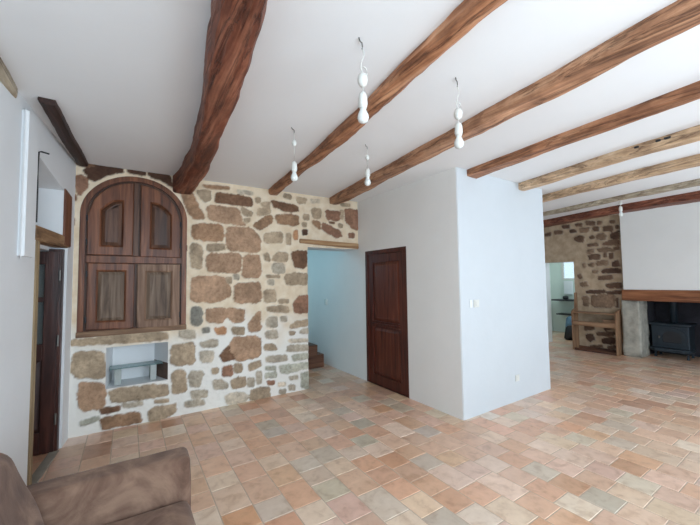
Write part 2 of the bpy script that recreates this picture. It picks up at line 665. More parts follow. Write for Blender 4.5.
def relief_wall(name, place, u0, u1, v0, v1, step, stones, mat, rects=(), arch=None, pale_line=None, rel=0.009, lean=1.0):
    """place(u, v, h) -> world arrays. rects = [(u0,u1,v0,v1)] holes; arch = (centre, half width, v bottom, v spring, rise)"""
    def lines(a, b_, extra):
        k = np.arange(a, b_ + 1e-6, step)
        k = [x_ for x_ in k if all(abs(x_ - e) > step * 0.45 for e in extra)]
        return np.array(sorted(set(k + [e for e in extra if a <= e <= b_] + [a, b_])))
    eu, ev = [], []
    for q in rects:
        eu += [q[0], q[1]]
        ev += [q[2], q[3]]
    if arch:
        eu += [arch[0] - arch[1], arch[0] + arch[1]]
        ev += [arch[2]]
    us, vs_ = lines(u0, u1, eu), lines(v0, v1, ev)
    U, Vv = np.meshgrid(us, vs_, indexing='ij')
    nn = vnoise(U, Vv, 22, 1) * 0.010 + vnoise(U, Vv, 55, 2) * 0.006 + vnoise(U, Vv, 110, 3) * 0.003
    mask = np.zeros(U.shape)
    hgt = vnoise(U, Vv, 6, 4) * 0.006 + vnoise(U, Vv, 30, 7) * 0.003
    col = np.zeros(U.shape + (3,)) + 0.4
    for P, c in stones:
        P = chaikin([np.array(p, float) for p in P])
        lo, hi = P.min(0) - 0.05, P.max(0) + 0.05
        ia = slice(np.searchsorted(us, lo[0]), np.searchsorted(us, hi[0]))
        ja = slice(np.searchsorted(vs_, lo[1]), np.searchsorted(vs_, hi[1]))
        uu, vv = U[ia, ja], Vv[ia, ja]
        if uu.size == 0:
            continue
        sd = signed(P, uu, vv) + nn[ia, ja] * min(1.0, min(hi - lo) / 0.25) + 0.012
        mk = sstep(sd, -0.007, 0.008)
        up = mk > mask[ia, ja]
        mask[ia, ja] = np.where(up, mk, mask[ia, ja])
        t0 = nrng.uniform(-0.5, 1.0)
        hgt[ia, ja] += mk * (rel * (0.7 + 0.4 * t0) + 0.008 * sstep(sd, 0, 0.05))
        k = nrng.uniform(0.92, 1.08)
        cc = np.array(c) * k
        blot = 1 + 0.22 * vnoise(uu, vv, 9, nrng.randint(9999)) + 0.12 * vnoise(uu, vv, 32, nrng.randint(9999))
        near = sd > -0.012
        col[ia, ja] = np.where(near[..., None] & up[..., None], cc[None, None] * blot[..., None], col[ia, ja])
    keep = np.ones((len(us) - 1, len(vs_) - 1), bool)
    cu, cv = (us[:-1] + us[1:]) / 2, (vs_[:-1] + vs_[1:]) / 2
    CUu, CVv = np.meshgrid(cu, cv, indexing='ij')
    for q in rects:
        keep &= ~((CUu > q[0]) & (CUu < q[1]) & (CVv > q[2]) & (CVv < q[3]))
    if arch:
        ac, hw, vb, sp, ri = arch
        top = sp + ri * np.sqrt(np.clip(1 - ((CUu - ac) / hw) ** 2, 0, 1))
        keep &= ~((abs(CUu - ac) < hw) & (CVv > vb) & (CVv < top))
        # pull the stepped edge onto the arch
        used = np.zeros(U.shape, bool)
        hole = np.zeros(U.shape, bool)
        for du in (0, 1):
            for dv in (0, 1):
                sl = (slice(du, du + keep.shape[0]), slice(dv, dv + keep.shape[1]))
                used[sl] |= keep
                hole[sl] |= ~keep & (CVv > sp) & (abs(CUu - ac) < hw) & (CVv < sp + ri)
        edge = used & hole & (Vv >= sp)
        du, dv = (U - ac) / hw, (Vv - sp) / ri
        rr_ = np.maximum(np.hypot(du, dv), 1e-6)
        U = np.where(edge, ac + hw * du / rr_, U)
        Vv = np.where(edge, sp + ri * dv / rr_, Vv)
    pale_low = np.zeros(U.shape)
    if pale_line is not None:
        pale_low = sstep(pale_line - Vv + vnoise(U, Vv, 2.2, 21) * 0.28 + vnoise(U, Vv, 8, 22) * 0.1, -0.15, 0.25)
    idx = np.arange(U.size).reshape(U.shape)
    co = np.stack(place(U, Vv, hgt), -1).reshape(-1, 3)
    qd = np.stack([idx[:-1, :-1], idx[1:, :-1], idx[1:, 1:], idx[:-1, 1:]], -1)[keep]
    used_i = np.unique(qd)
    remap = -np.ones(U.size, int)
    remap[used_i] = np.arange(len(used_i))
    me = bpy.data.meshes.new(name)
    me.from_pydata(co[used_i].tolist(), [], remap[qd].tolist())
    a = me.attributes.new('stone', 'FLOAT_COLOR', 'POINT')
    a.data.foreach_set('color', np.concatenate([col.reshape(-1, 3)[used_i], mask.reshape(-1, 1)[used_i]], 1).astype(np.float32).ravel())
    a = me.attributes.new('pale_low', 'FLOAT', 'POINT')
    a.data.foreach_set('value', pale_low.reshape(-1)[used_i].astype(np.float32))
    me.polygons.foreach_set('use_smooth', [True] * len(me.polygons))
    me.update()
    return me


# stones of the back wall, outlined on the photograph (crop origin, scale) and carried onto the wall plane
CA, CB, CC_, CN, CT = (180, 170, 4.38), (180, 290, 4.036), (250, 180, 4.775), (70, 320, 4.375), (70, 150, 5.25)
br, br2, dk = srgb(172, 140, 114), srgb(156, 124, 98), srgb(124, 94, 74)
gb, gy, dg = srgb(172, 152, 128), srgb(182, 170, 152), srgb(138, 134, 124)
rd, pa, gg, ob = srgb(146, 110, 90), srgb(204, 190, 170), srgb(184, 182, 166), srgb(180, 136, 102)
blk = srgb(88, 64, 52)
STONES = [
    (CA, br2, [(0, 85), (45, 90), (110, 210), (60, 222), (20, 150)]), (CA, gb, [(70, 90), (130, 88), (137, 130), (105, 140)]),
    (CA, dk, [(155, 100), (240, 108), (318, 125), (312, 160), (210, 150), (155, 140)]), (CA, blk, [(0, 55), (45, 58), (45, 80), (0, 75)]),
    (CA, br2, [(95, 65), (215, 75), (215, 85), (120, 80)]), (CA, gy, [(250, 88), (318, 98), (318, 108), (255, 102)]),
    (CA, br, [(115, 155), (255, 165), (268, 225), (290, 245), (130, 220)]), (CA, gb, [(270, 165), (315, 185), (310, 205), (280, 200)]),
    (CA, gb, [(340, 170), (390, 165), (395, 190), (340, 200)]), (CA, br2, [(320, 240), (375, 205), (402, 198), (405, 232), (345, 265)]),
    (CA, gb, [(355, 145), (395, 143), (392, 160), (358, 160)]), (CA, gb, [(330, 125), (350, 122), (350, 140), (335, 145)]),
    (CA, br2, [(55, 235), (185, 240), (190, 310), (130, 312), (55, 300)]),
    (CA, br, [(205, 250), (310, 255), (352, 300), (350, 362), (205, 350)]), (CA, gb, [(120, 328), (195, 325), (195, 350), (120, 355)]),
    (CA, gb, [(48, 322), (95, 328), (95, 435), (48, 425)]), (CA, br, [(115, 370), (265, 365), (265, 450), (118, 445)]),
    (CA, br, [(280, 375), (352, 375), (352, 472), (270, 470)]), (CA, gb, [(200, 475), (225, 470), (225, 495), (205, 495)]),
    (CA, gy, [(235, 460), (258, 458), (258, 478), (238, 478)]), (CA, gb, [(280, 215), (305, 212), (302, 228), (285, 230)]),
    (CB, br, [(60, -55), (170, -55), (205, -10), (205, 20), (150, 50), (45, 45), (45, -30)]),
    (CB, br, [(222, -24), (325, -32), (325, 52), (215, 52)]), (CB, gb, [(340, 0), (385, 0), (388, 45), (342, 52)]),
    (CB, dg, [(45, 72), (88, 70), (88, 140), (45, 138)]), (CB, br, [(108, 75), (260, 78), (260, 128), (215, 130), (190, 110), (160, 135), (108, 130)]),
    (CB, br, [(275, 140), (322, 78), (325, 165), (280, 168)]), (CB, gb, [(350, 68), (435, 65), (440, 90), (355, 88)]),
    (CB, rd, [(455, 50), (480, 25), (523, 18), (523, 95), (460, 90)]), (CB, gb, [(400, 40), (435, 38), (435, 52), (402, 52)]),
    (CB, gy, [(350, 115), (392, 108), (392, 148), (352, 150)]), (CB, gb, [(443, 150), (465, 128), (520, 120), (522, 140), (450, 155)]),
    (CB, gy, [(345, 165), (390, 162), (392, 195), (345, 192)]), (CB, gy, [(490, 160), (525, 155), (525, 175), (480, 172)]),
    (CB, gb, [(440, 168), (465, 168), (462, 180), (442, 180)]), (CB, gb, [(340, 222), (385, 220), (390, 243), (342, 243)]),
    (CB, gy, [(430, 225), (520, 222), (522, 242), (432, 248)]), (CB, pa, [(435, 200), (520, 198), (520, 208), (440, 210)]),
    (CB, br, [(205, 205), (225, 190), (325, 188), (325, 270), (230, 285), (200, 240)]), (CB, dk, [(155, 265), (203, 222), (232, 270), (180, 292)]),
    (CB, gy, [(0, 165), (60, 165), (60, 195), (0, 190)]), (CB, gy, [(80, 212), (150, 198), (150, 225), (90, 232)]),
    (CB, dg, [(92, 155), (115, 152), (118, 170), (92, 172)]), (CB, ob, [(138, 155), (185, 150), (180, 180), (148, 178)]),
    (CB, gb, [(212, 152), (260, 152), (258, 180), (215, 178)]), (CB, gb, [(0, 218), (60, 222), (58, 298), (0, 298)]),
    (CB, pa, [(80, 250), (135, 245), (130, 290), (85, 288)]), (CB, gy, [(345, 270), (430, 262), (432, 285), (350, 292)]),
    (CB, gg, [(450, 265), (520, 255), (522, 275), (455, 285)]), (CB, rd, [(172, 310), (208, 303), (210, 345), (175, 348)]),
    (CB, gb, [(218, 300), (252, 300), (250, 332), (222, 332)]), (CB, gb, [(278, 300), (325, 284), (326, 310), (280, 328)]),
    (CB, gb, [(130, 318), (155, 315), (155, 335), (132, 338)]), (CB, gy, [(38, 325), (95, 328), (80, 392), (40, 390)]),
    (CB, gb, [(205, 365), (235, 350), (265, 352), (265, 390), (210, 395)]), (CB, gy, [(270, 355), (300, 355), (300, 390), (272, 388)]),
    (CB, gy, [(135, 365), (165, 360), (195, 380), (190, 400), (138, 398)]), (CB, gy, [(45, 408), (110, 402), (110, 430), (50, 438)]),
    (CB, pa, [(180, 425), (240, 412), (280, 425), (265, 455), (190, 460)]), (CB, gb, [(285, 402), (360, 390), (364, 435), (280, 450)]),
    (CB, gy, [(15, 452), (95, 442), (100, 460), (25, 475)]), (CB, gg, [(400, 305), (520, 292), (522, 310), (440, 335), (405, 332)]),
    (CB, gg, [(345, 335), (390, 332), (388, 355), (345, 352)]), (CB, gy, [(440, 350), (475, 345), (475, 358), (445, 360)]),
    (CB, gg, [(485, 335), (528, 330), (528, 400), (490, 395)]), (CB, rd, [(352, 368), (380, 366), (380, 380), (355, 380)]),
    (CB, gy, [(400, 402), (425, 402), (422, 420), (402, 418)]), (CB, gy, [(440, 385), (462, 382), (462, 402), (442, 404)]),
    (CB, gy, [(308, 330), (328, 328), (330, 378), (310, 380)]), (CB, gy, [(405, 110), (430, 108), (430, 125), (408, 126)]),
    (CB, pa, [(395, 375), (425, 372), (425, 385), (398, 387)]), (CB, gg, [(345, 310), (385, 308), (385, 322), (345, 322)]),
    (CC_, dk, [(102, 100), (140, 105), (228, 125), (230, 152), (170, 150), (110, 125)]), (CC_, br2, [(120, 165), (230, 168), (230, 218), (130, 210)]),
    (CC_, gb, [(220, 82), (268, 88), (268, 110), (230, 115)]), (CC_, gb, [(165, 68), (195, 70), (195, 92), (160, 85)]),
    (CC_, gb, [(293, 135), (338, 140), (335, 185), (300, 182)]), (CC_, rd, [(358, 145), (428, 150), (425, 195), (370, 190)]),
    (CC_, rd, [(450, 140), (523, 145), (523, 238), (500, 238), (455, 200)]), (CC_, rd, [(345, 200), (435, 250), (438, 272), (410, 275), (345, 238)]),
    (CC_, gb, [(253, 162), (280, 165), (282, 190), (258, 190)]), (CC_, br2, [(297, 195), (335, 200), (333, 235), (305, 215)]),
    (CC_, gb, [(250, 205), (268, 205), (268, 222), (250, 222)]), (CC_, gb, [(430, 145), (445, 148), (443, 185), (432, 185)]),
    (CC_, ob, [(208, 245), (225, 240), (228, 285), (208, 285)]), (CC_, blk, [(250, 240), (272, 238), (272, 262), (252, 260)]),
    (CC_, gb, [(172, 258), (192, 258), (195, 308), (175, 308)]), (CC_, gb, [(100, 385), (130, 345), (178, 350), (175, 390)]),
    (CC_, dk, [(195, 350), (225, 340), (270, 340), (270, 420), (215, 418)]), (CC_, gy, [(108, 400), (162, 398), (165, 445), (110, 445)]),
    (CC_, gb, [(165, 455), (210, 442), (273, 448), (273, 500), (170, 500)]), (CC_, rd, [(470, 255), (498, 255), (495, 275), (472, 275)]),
    (CC_, gb, [(65, 255), (155, 250), (155, 300), (70, 300)]), (CC_, gb, [(65, 355), (85, 350), (95, 385), (70, 380)]),
    (CC_, pa, [(290, 95), (330, 95), (330, 108), (292, 105)]), (CC_, gb, [(78, 455), (140, 458), (140, 465), (80, 465)]),
    (CC_, gy, [(85, 480), (110, 478), (112, 498), (88, 498)]), (CC_, dk, [(376, 200), (400, 202), (402, 208), (380, 207)]),
    (CC_, gb, [(420, 210), (440, 212), (440, 228), (424, 226)]), (CC_, gb, [(430, 112), (475, 115), (475, 125), (435, 122)]),
    (CN, gb, [(0, 92), (100, 80), (250, 62), (420, 55), (425, 85), (200, 100), (10, 112)]), (CN, gb, [(10, 140), (150, 138), (155, 258), (10, 245)]),
    (CN, br, [(40, 275), (150, 272), (155, 380), (60, 398), (40, 370)]), (CN, gb, [(170, 308), (430, 278), (430, 330), (180, 365)]),
    (CN, dk, [(130, 390), (220, 375), (215, 395), (140, 410)]), (CN, gy, [(230, 370), (315, 355), (315, 372), (235, 382)]),
    (CN, gb, [(370, 352), (430, 345), (430, 358), (375, 362)]), (CN, br2, [(135, 430), (300, 398), (315, 445), (145, 478)]),
    (CN, gb, [(345, 390), (460, 365), (465, 400), (400, 440), (345, 445)]), (CN, gg, [(45, 445), (125, 420), (125, 435), (50, 462)]),
    (CN, gb, [(440, 110), (545, 98), (545, 190), (445, 200)]), (CN, gb, [(445, 225), (500, 215), (510, 315), (450, 322)]),
    (CT, dk, [(22, 40), (75, 55), (130, 75), (130, 95), (60, 85), (25, 70)]),
    (CT, blk, [(70, 110), (130, 78), (275, 95), (278, 118), (200, 130), (130, 165), (105, 150)]),
    (CT, blk, [(305, 98), (398, 112), (395, 134), (305, 118)]), (CT, blk, [(410, 115), (515, 130), (545, 190), (530, 190), (480, 155), (415, 138)]),
    (CT, rd, [(30, 140), (60, 130), (85, 150), (95, 195), (50, 240), (30, 180)]), (CT, blk, [(565, 165), (630, 170), (630, 180), (570, 178)]),
    (CT, rd, [(14, 235), (30, 240), (28, 262), (14, 258)]), (CT, rd, [(8, 360), (22, 365), (20, 395), (8, 392)]),
]


def wallstones(lst, axis, val, uax):
    out = []
    for (ox, oy, s), c, P in lst:
        Q = []
        for a, b_ in P:
            p = on(ox + a / s, oy + b_ / s, axis, val)
            Q.append((p[uax], p.z))
        out.append((Q, c))
    return out


ARCH = (0.073, 0.500, 0.985, 2.235, 0.462)
NICHE = (-0.178, 0.393, 0.425, 0.848)
DOORWAY = (2.15, X0, -0.1, 2.005)
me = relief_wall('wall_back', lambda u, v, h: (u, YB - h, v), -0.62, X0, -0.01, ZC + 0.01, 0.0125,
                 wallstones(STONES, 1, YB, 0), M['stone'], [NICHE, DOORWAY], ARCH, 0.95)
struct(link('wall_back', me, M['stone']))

# backing masonry round the openings (cupboard recess, niche, doorway reveals)
bm = B()
box(bm, -1.0, 0.9, YB + 0.50, YB + 0.62, 0, ZC)
box(bm, 0.9, 2.15, YB + 0.02, YB + 0.42, 0, ZC)
struct(obj('wall_back_core', bm, M['plaster']))
bm = B()
box(bm, 2.15, X0, YB + 0.03, YB + 0.42, 2.005, ZC)
struct(obj('wall_doorway_head', bm, M['plaster']))

# niche lining: splayed right reveal
bm = B()
n0, n1_, z0, z1 = NICHE
yb = YB + 0.30
xl, xr = -0.13, 0.275
A = [(n0, YB - 0.004, z0), (n1_, YB - 0.004, z0), (n1_, YB - 0.004, z1), (n0, YB - 0.004, z1)]
D = [(xl, yb, z0 + 0.005), (xr, yb, z0 + 0.005), (xr, yb, z1 - 0.03), (xl, yb, z1 - 0.03)]
va, vd = [bm.verts.new(p) for p in A], [bm.verts.new(p) for p in D]
bm.faces.new(vd)
for i in (0, 2, 3):
    bm.faces.new((va[i], va[(i + 1) % 4], vd[(i + 1) % 4], vd[i]))
ma, md = bm.verts.new((n1_, YB - 0.004, 0.612)), bm.verts.new((xr, yb, 0.612))
bm.faces.new((va[1], vd[1], md, ma)).material_index = 1      # darker brown below the shelf
bm.faces.new((ma, md, vd[2], va[2]))
struct(obj('wall_niche', bm, [M['plaster'], M['reveal_brown']]))

# ------------------------------------------------------------------ closet walls
DY0, DY1, DZ = 3.28, 4.19, 1.955          # door in the closet's left wall
bm = B()
box(bm, X0, X0 + 0.12, Y0 + 0.12, DY0, 0, ZC)
box(bm, X0, X0 + 0.12, DY1, 6.2, 0, ZC)
box(bm, X0, X0 + 0.12, DY0, DY1, DZ, ZC)
box(bm, X0 + 0.10, X0 + 0.12, DY0, DY1, 0, DZ)
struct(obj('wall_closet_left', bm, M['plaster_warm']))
bm = B()
box(bm, X0, X1, Y0, Y0 + 0.12, 0, ZC)
bmesh.ops.bevel(bm, geom=[e for e in bm.edges if all(abs(v.co.x - X0) < 1e-5 and abs(v.co.y - Y0) < 1e-5 for v in e.verts)], offset=0.008, segments=3, affect='EDGES')
bm.normal_update()
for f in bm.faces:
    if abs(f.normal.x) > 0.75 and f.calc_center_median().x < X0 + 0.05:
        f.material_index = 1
struct(obj('wall_closet_front', bm, [M['plaster_dimmed'], M['plaster_warm']]))
bm = B()
box(bm, X1 - 0.12, X1, Y0 + 0.12, YB + 0.3, 0, ZC)
struct(obj('wall_closet_right', bm, M['plaster']))
bm = B()
box(bm, X1, XF + 0.2, YB + 0.3, YB + 0.45, 0, ZC)
struct(obj('wall_back_right', bm, M['plaster']))

# ------------------------------------------------------------------ stairwell behind the doorway
bm = B()
box(bm, 0.6, X0, 6.2, 6.3, 0, 3.6)
box(bm, 0.5, 0.6, YB + 0.42, 6.3, 0, 3.6)
box(bm, 0.6, X0 + 0.12, YB + 0.40, 6.3, 3.5, 3.6)
box(bm, X0, X0 + 0.12, YB + 0.5, 6.3, ZC, 3.6)
box(bm, 0.6, X0, YB + 0.40, YB + 0.5, ZC, 3.6)
struct(obj('wall_stairwell', bm, M['stairwall']))

# ------------------------------------------------------------------ left wall
def lbox(bm, y0, y1, d0, d1, z0, z1, z1b=None, z0b=None):
    """block of the left wall: y range, depth d behind the wall face; z1b, z0b: heights at the y1 end"""
    z1b = z1 if z1b is None else z1b
    z0b = z0 if z0b is None else z0b
    a, c, e, g = (lw(y0) - d0, y0), (lw(y1) - d0, y1), (lw(y1) - d1, y1), (lw(y0) - d1, y0)
    hexa(bm, [(*a, z0), (*c, z0b), (*e, z0b), (*g, z0), (*a, z1), (*c, z1b), (*e, z1b), (*g, z1)])


OY0, OY1 = 3.37, 4.17                    # lower opening
NY0, NY1 = 3.30, 3.99                    # upper opening
bm = B()
lbox(bm, -1.6, NY0, 0, 0.55, 0, ZC)
lbox(bm, NY0, OY0, 0, 0.55, 0, 1.94)
lbox(bm, OY1, YB + 0.1, 0, 0.55, 0, 1.86)
lbox(bm, NY1, YB + 0.1, 0, 0.55, 1.86, ZC)
lbox(bm, NY0, NY1, 0, 0.55, 2.485, ZC, ZC, 2.375)
lbox(bm, NY0, NY1, 0.10, 0.55, 1.86, 1.95)
lbox(bm, OY0, OY1, 0.12, 0.55, 1.83, 1.86)
lbox(bm, NY0 - 0.1, NY1 + 0.1, 0.55, 0.62, 1.8, ZC)
struct(obj('wall_left', bm, M['plaster']))
# plaster casing on the near side of the opening
bm = B()
lbox(bm, 3.00, 3.215, -0.035, 0.0, 1.69, 2.70)
bmesh.ops.bevel(bm, geom=bm.edges[:], offset=0.018, segments=3, affect='EDGES')
struct(obj('trim_1', bm, M['plaster'], smooth=False))
# timbers around the opening
bm = B()
lbox(bm, 3.302, 4.162, -0.012, 0.097, 1.845, 1.955, 1.965, 1.86)
bmesh.ops.bevel(bm, geom=bm.edges[:], offset=0.008, segments=2, affect='EDGES')
struct(obj('trim_2', bm, M['lintel_y']))
bm = B()
lbox(bm, 4.0, 4.22, -0.014, 0.02, 1.87, 2.40, 2.37)
bmesh.ops.bevel(bm, geom=bm.edges[:], offset=0.008, segments=2, affect='EDGES')
struct(obj('trim_3', bm, M['post']))
bm = B()
lbox(bm, 3.335, 3.40, -0.010, 0.14, 0, 1.845)
bmesh.ops.bevel(bm, geom=bm.edges[:], offset=0.006, segments=2, affect='EDGES')
struct(obj('trim_4', bm, M['post_pale']))
bm = B()
lbox(bm, 3.40, 4.10, 0.0, 0.07, 0.0, 0.012)
struct(obj('trim_5', bm, M['sill']))
bm = B()
lbox(bm, 4.115, 4.17, 0.02, 0.12, 0, 1.845)
struct(obj('trim_6', bm, M['doorwood']))
# passage behind the left wall
bm = B()
box(bm, -2.3, -2.2, 2.6, 4.9, 0, ZC)
box(bm, -2.2, lw(4.3) - 0.5, 4.45, 4.55, 0, ZC)
box(bm, -2.2, lw(2.7) - 0.5, 2.65, 2.75, 0, ZC)
struct(obj('wall_passage', bm, M['plaster']))

# ------------------------------------------------------------------ far wall and walls behind the camera
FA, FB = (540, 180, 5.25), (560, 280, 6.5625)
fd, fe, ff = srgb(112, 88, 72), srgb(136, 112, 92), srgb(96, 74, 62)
FAR = [
    (FA, fd, [(180, 310), (210, 290), (235, 300), (232, 325), (200, 325)]), (FA, fe, [(250, 370), (285, 362), (285, 382), (250, 385)]),
    (FA, fd, [(255, 400), (300, 388), (318, 395), (318, 415), (265, 418)]), (FA, fd, [(330, 335), (360, 320), (418, 315), (418, 342), (340, 342)]),
    (FA, ff, [(370, 285), (418, 265), (418, 310), (375, 308)]), (FA, fe, [(298, 290), (335, 278), (352, 292), (345, 315), (300, 312)]),
    (FA, fd, [(260, 300), (275, 290), (290, 305), (270, 312)]), (FA, fd, [(250, 340), (300, 332), (310, 345), (255, 350)]),
    (FA, fe, [(300, 365), (345, 355), (395, 365), (390, 375), (310, 378)]), (FA, fd, [(335, 385), (350, 383), (352, 405), (335, 405)]),
    (FA, fd, [(362, 385), (385, 382), (385, 412), (368, 418)]), (FA, fe, [(295, 430), (358, 420), (362, 445), (300, 452)]),
    (FA, ff, [(380, 430), (415, 420), (420, 455), (380, 455)]), (FA, ff, [(325, 475), (350, 465), (425, 465), (425, 488), (325, 488)]),
    (FA, fe, [(275, 475), (305, 475), (305, 488), (278, 488)]), (FA, fd, [(305, 505), (380, 500), (385, 520), (310, 525)]),
    (FA, fd, [(198, 500), (215, 492), (222, 515), (205, 518)]), (FA, fe, [(225, 440), (240, 435), (240, 460), (228, 460)]),
    (FA, fe, [(255, 440), (285, 435), (285, 455), (258, 455)]), (FA, fd, [(385, 355), (418, 350), (418, 365), (390, 368)]),
    (FA, fd, [(332, 245), (380, 240), (385, 268), (335, 268)]), (FA, fe, [(210, 255), (265, 250), (255, 275), (215, 275)]),
    (FA, fd, [(280, 250), (310, 245), (312, 268), (285, 268)]), (FA, fd, [(240, 215), (290, 220), (290, 240), (245, 238)]),
    (FA, fd, [(305, 215), (325, 220), (325, 235), (305, 235)]), (FA, fd, [(185, 230), (222, 228), (222, 242), (190, 245)]),
    (FA, ff, [(118, 240), (155, 235), (158, 252), (122, 255)]), (FA, ff, [(155, 265), (180, 258), (195, 272), (165, 280)]),
    (FA, fd, [(78, 268), (120, 265), (122, 282), (80, 285)]), (FA, fd, [(25, 285), (60, 275), (60, 292), (28, 298)]),
    (FA, fd, [(370, 215), (395, 212), (395, 225), (372, 228)]), (FA, fd, [(400, 240), (415, 238), (415, 255), (400, 255)]),
    (FB, fe, [(130, 15), (180, 12), (185, 40), (145, 45)]), (FB, fd, [(300, 25), (405, 15), (408, 55), (310, 50)]),
    (FB, ff, [(170, 70), (300, 65), (300, 85), (180, 88)]), (FB, ff, [(310, 75), (405, 70), (405, 90), (315, 92)]),
    (FB, fe, [(150, 110), (190, 105), (190, 175), (155, 165)]), (FB, fe, [(205, 100), (360, 95), (360, 180), (210, 175)]),
    (FB, fd, [(370, 120), (385, 115), (385, 180), (372, 180)]), (FB, fd, [(160, 300), (220, 290), (225, 325), (165, 330)]),
    (FB, ff, [(285, 290), (370, 285), (370, 320), (295, 330)]), (FB, ff, [(175, 360), (215, 350), (235, 385), (200, 405), (175, 385)]),
    (FB, fd, [(240, 345), (350, 340), (370, 355), (340, 368), (245, 362)]), (FB, ff, [(275, 385), (350, 375), (375, 400), (350, 420), (280, 415)]),
    (FB, fd, [(195, 430), (280, 425), (285, 445), (200, 450)]), (FB, fd, [(310, 435), (375, 432), (375, 450), (315, 450)]),
]
KD = (3.49, 4.15, -0.1, 1.865)            # kitchen doorway in the far wall
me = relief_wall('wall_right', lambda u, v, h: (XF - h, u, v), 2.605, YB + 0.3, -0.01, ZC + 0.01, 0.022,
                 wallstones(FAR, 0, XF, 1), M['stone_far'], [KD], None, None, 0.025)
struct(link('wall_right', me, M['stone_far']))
for q in ((XF + 0.03, 4.15, YB + 0.45, 0, ZC), (XF + 0.03, 2.74, 3.49, 0, ZC), (XF + 0.03, 3.49, 4.15, 1.865, ZC), (XF, -1.6, 0.325, 0, ZC)):
    bm = B()
    box(bm, q[0], XF + 0.30, q[1], q[2], q[3], q[4])
    struct(obj('wall_right_core', bm, M['plaster']))

# front wall, behind the camera, with two tall window openings
bm = B()
for a, c in ((-1.2, 1.0), (2.8, 4.6), (6.6, XF + 0.3)):
    box(bm, a, c, YFRONT - 0.12, YFRONT, 0, ZC)
for a, c in ((1.0, 2.8), (4.6, 6.6)):
    box(bm, a, c, YFRONT - 0.12, YFRONT, 0, 0.25)
    box(bm, a, c, YFRONT - 0.12, YFRONT, 2.35, ZC)
struct(obj('wall_front', bm, M['plaster']))

# ------------------------------------------------------------------ kitchen beyond the far doorway
XK = 10.2
wp = [on(561, 257, 0, XK), on(571.5, 280, 0, XK)]
ky1, ky0, kz0, kz1 = wp[0].y, wp[1].y - 0.15, 1.45, 2.09
bm = B()
box(bm, XK, XK + 0.1, 2.8, ky0, 0, ZC)
box(bm, XK, XK + 0.1, ky1, 5.6, 0, ZC)
box(bm, XK, XK + 0.1, ky0, ky1, 0, kz0)
box(bm, XK, XK + 0.1, ky0, ky1, kz1, ZC)
struct(obj('wall_kitchen', bm, M['kitchen']))
bm = B()
box(bm, XF + 0.3, XK, 4.98, 5.10, 0, ZC)
struct(obj('wall_kitchen_left', bm, M['kitchen']))
bm = B()
box(bm, 9.1, XK, 2.78, 2.86, 0, ZC)
struct(obj('wall_kitchen_right', bm, M['kitchen']))
bm = B()
box(bm, XF + 0.2, XK + 0.1, 2.8, 5.5, ZC + 0.21, ZC + 0.3)
struct(obj('ceiling_kitchen', bm, M['ceiling']))
bm = B()
e = 0.045
for a, c, z_a, z_b in ((ky0, ky0 + e, kz0, kz1), (ky1 - e, ky1, kz0, kz1), (ky0 + e, ky1 - e, kz0, kz0 + e), (ky0 + e, ky1 - e, kz1 - e, kz1)):
    box(bm, XK - 0.01, XK + 0.05, a, c, z_a, z_b)
wn = struct(obj('window_1', bm, M['white_plastic']))
bm = B()
box(bm, XK + 0.02, XK + 0.026, ky0 + e, ky1 - e, kz0 + e, kz1 - e)
obj('window_pane', bm, M['pane'], wn)

# ------------------------------------------------------------------ beams


def interp(pts, y):
    for (y0, x0), (y1, x1) in zip(pts, pts[1:]):
        if y <= y1 or (y1, x1) == pts[-1]:
            return x0 + (x1 - x0) * (y - y0) / (y1 - y0)


def beam(label, left, right, zb, y0, y1, mat, rough=0.008, cham=0.02, seed=1, top=ZC + 0.002, step=0.07):
    """hand-hewn ceiling beam: left / right = [(y, x)] edge lines, zb = underside (or [(y, z)])"""
    r = random.Random(seed)
    bm = B()
    N = max(3, int((y1 - y0) / step))
    rows = []
    ph = [r.uniform(0, 6) for _ in range(8)]
    for i in range(N + 1):
        y = y0 + (y1 - y0) * i / N
        a, c = interp(left, y), interp(right, y)
        z = zb if not isinstance(zb, list) else interp(zb, y)
        j = lambda k: rough * (0.6 * math.sin(y * (2.3 + k * 0.7) + ph[k]) + 0.5 * math.sin(y * (7.1 + k) + ph[(k + 3) % 8]) + r.uniform(-0.35, 0.35))
        a += j(0)
        c += j(1)
        zl, zr = z + j(2) * 0.8, z + j(3) * 0.8
        ch = cham * (1 + 0.4 * math.sin(y * 3 + ph[4]))
        h = top - z
        sec = [(a, top), (a + j(5) * 0.5, z + h * 0.5), (a + 0.002, zl + ch), (a + ch * 0.35, zl + ch * 0.35), (a + ch, zl),
               ((a + c) / 2, (zl + zr) / 2 - 0.004 + j(6) * 0.6), (c - ch, zr), (c - ch * 0.35, zr + ch * 0.35), (c - 0.002, zr + ch), (c + j(7) * 0.5, z + h * 0.5), (c, top)]
        rows.append([bm.verts.new((p, y, q)) for p, q in sec])
    for p, q in zip(rows, rows[1:]):
        for k in range(len(p) - 1):
            bm.faces.new((p[k], p[k + 1], q[k + 1], q[k]))
        bm.faces.new((p[-1], p[0], q[0], q[-1]))
    bm.faces.new(rows[0])
    bm.faces.new(rows[-1])
    me = fin(bm, True)
    me.set_sharp_from_angle(angle=math.radians(18))
    o = link('ceiling_beam', me, mat)
    return tag(o, label, 'beam', 'exposed ceiling beams')



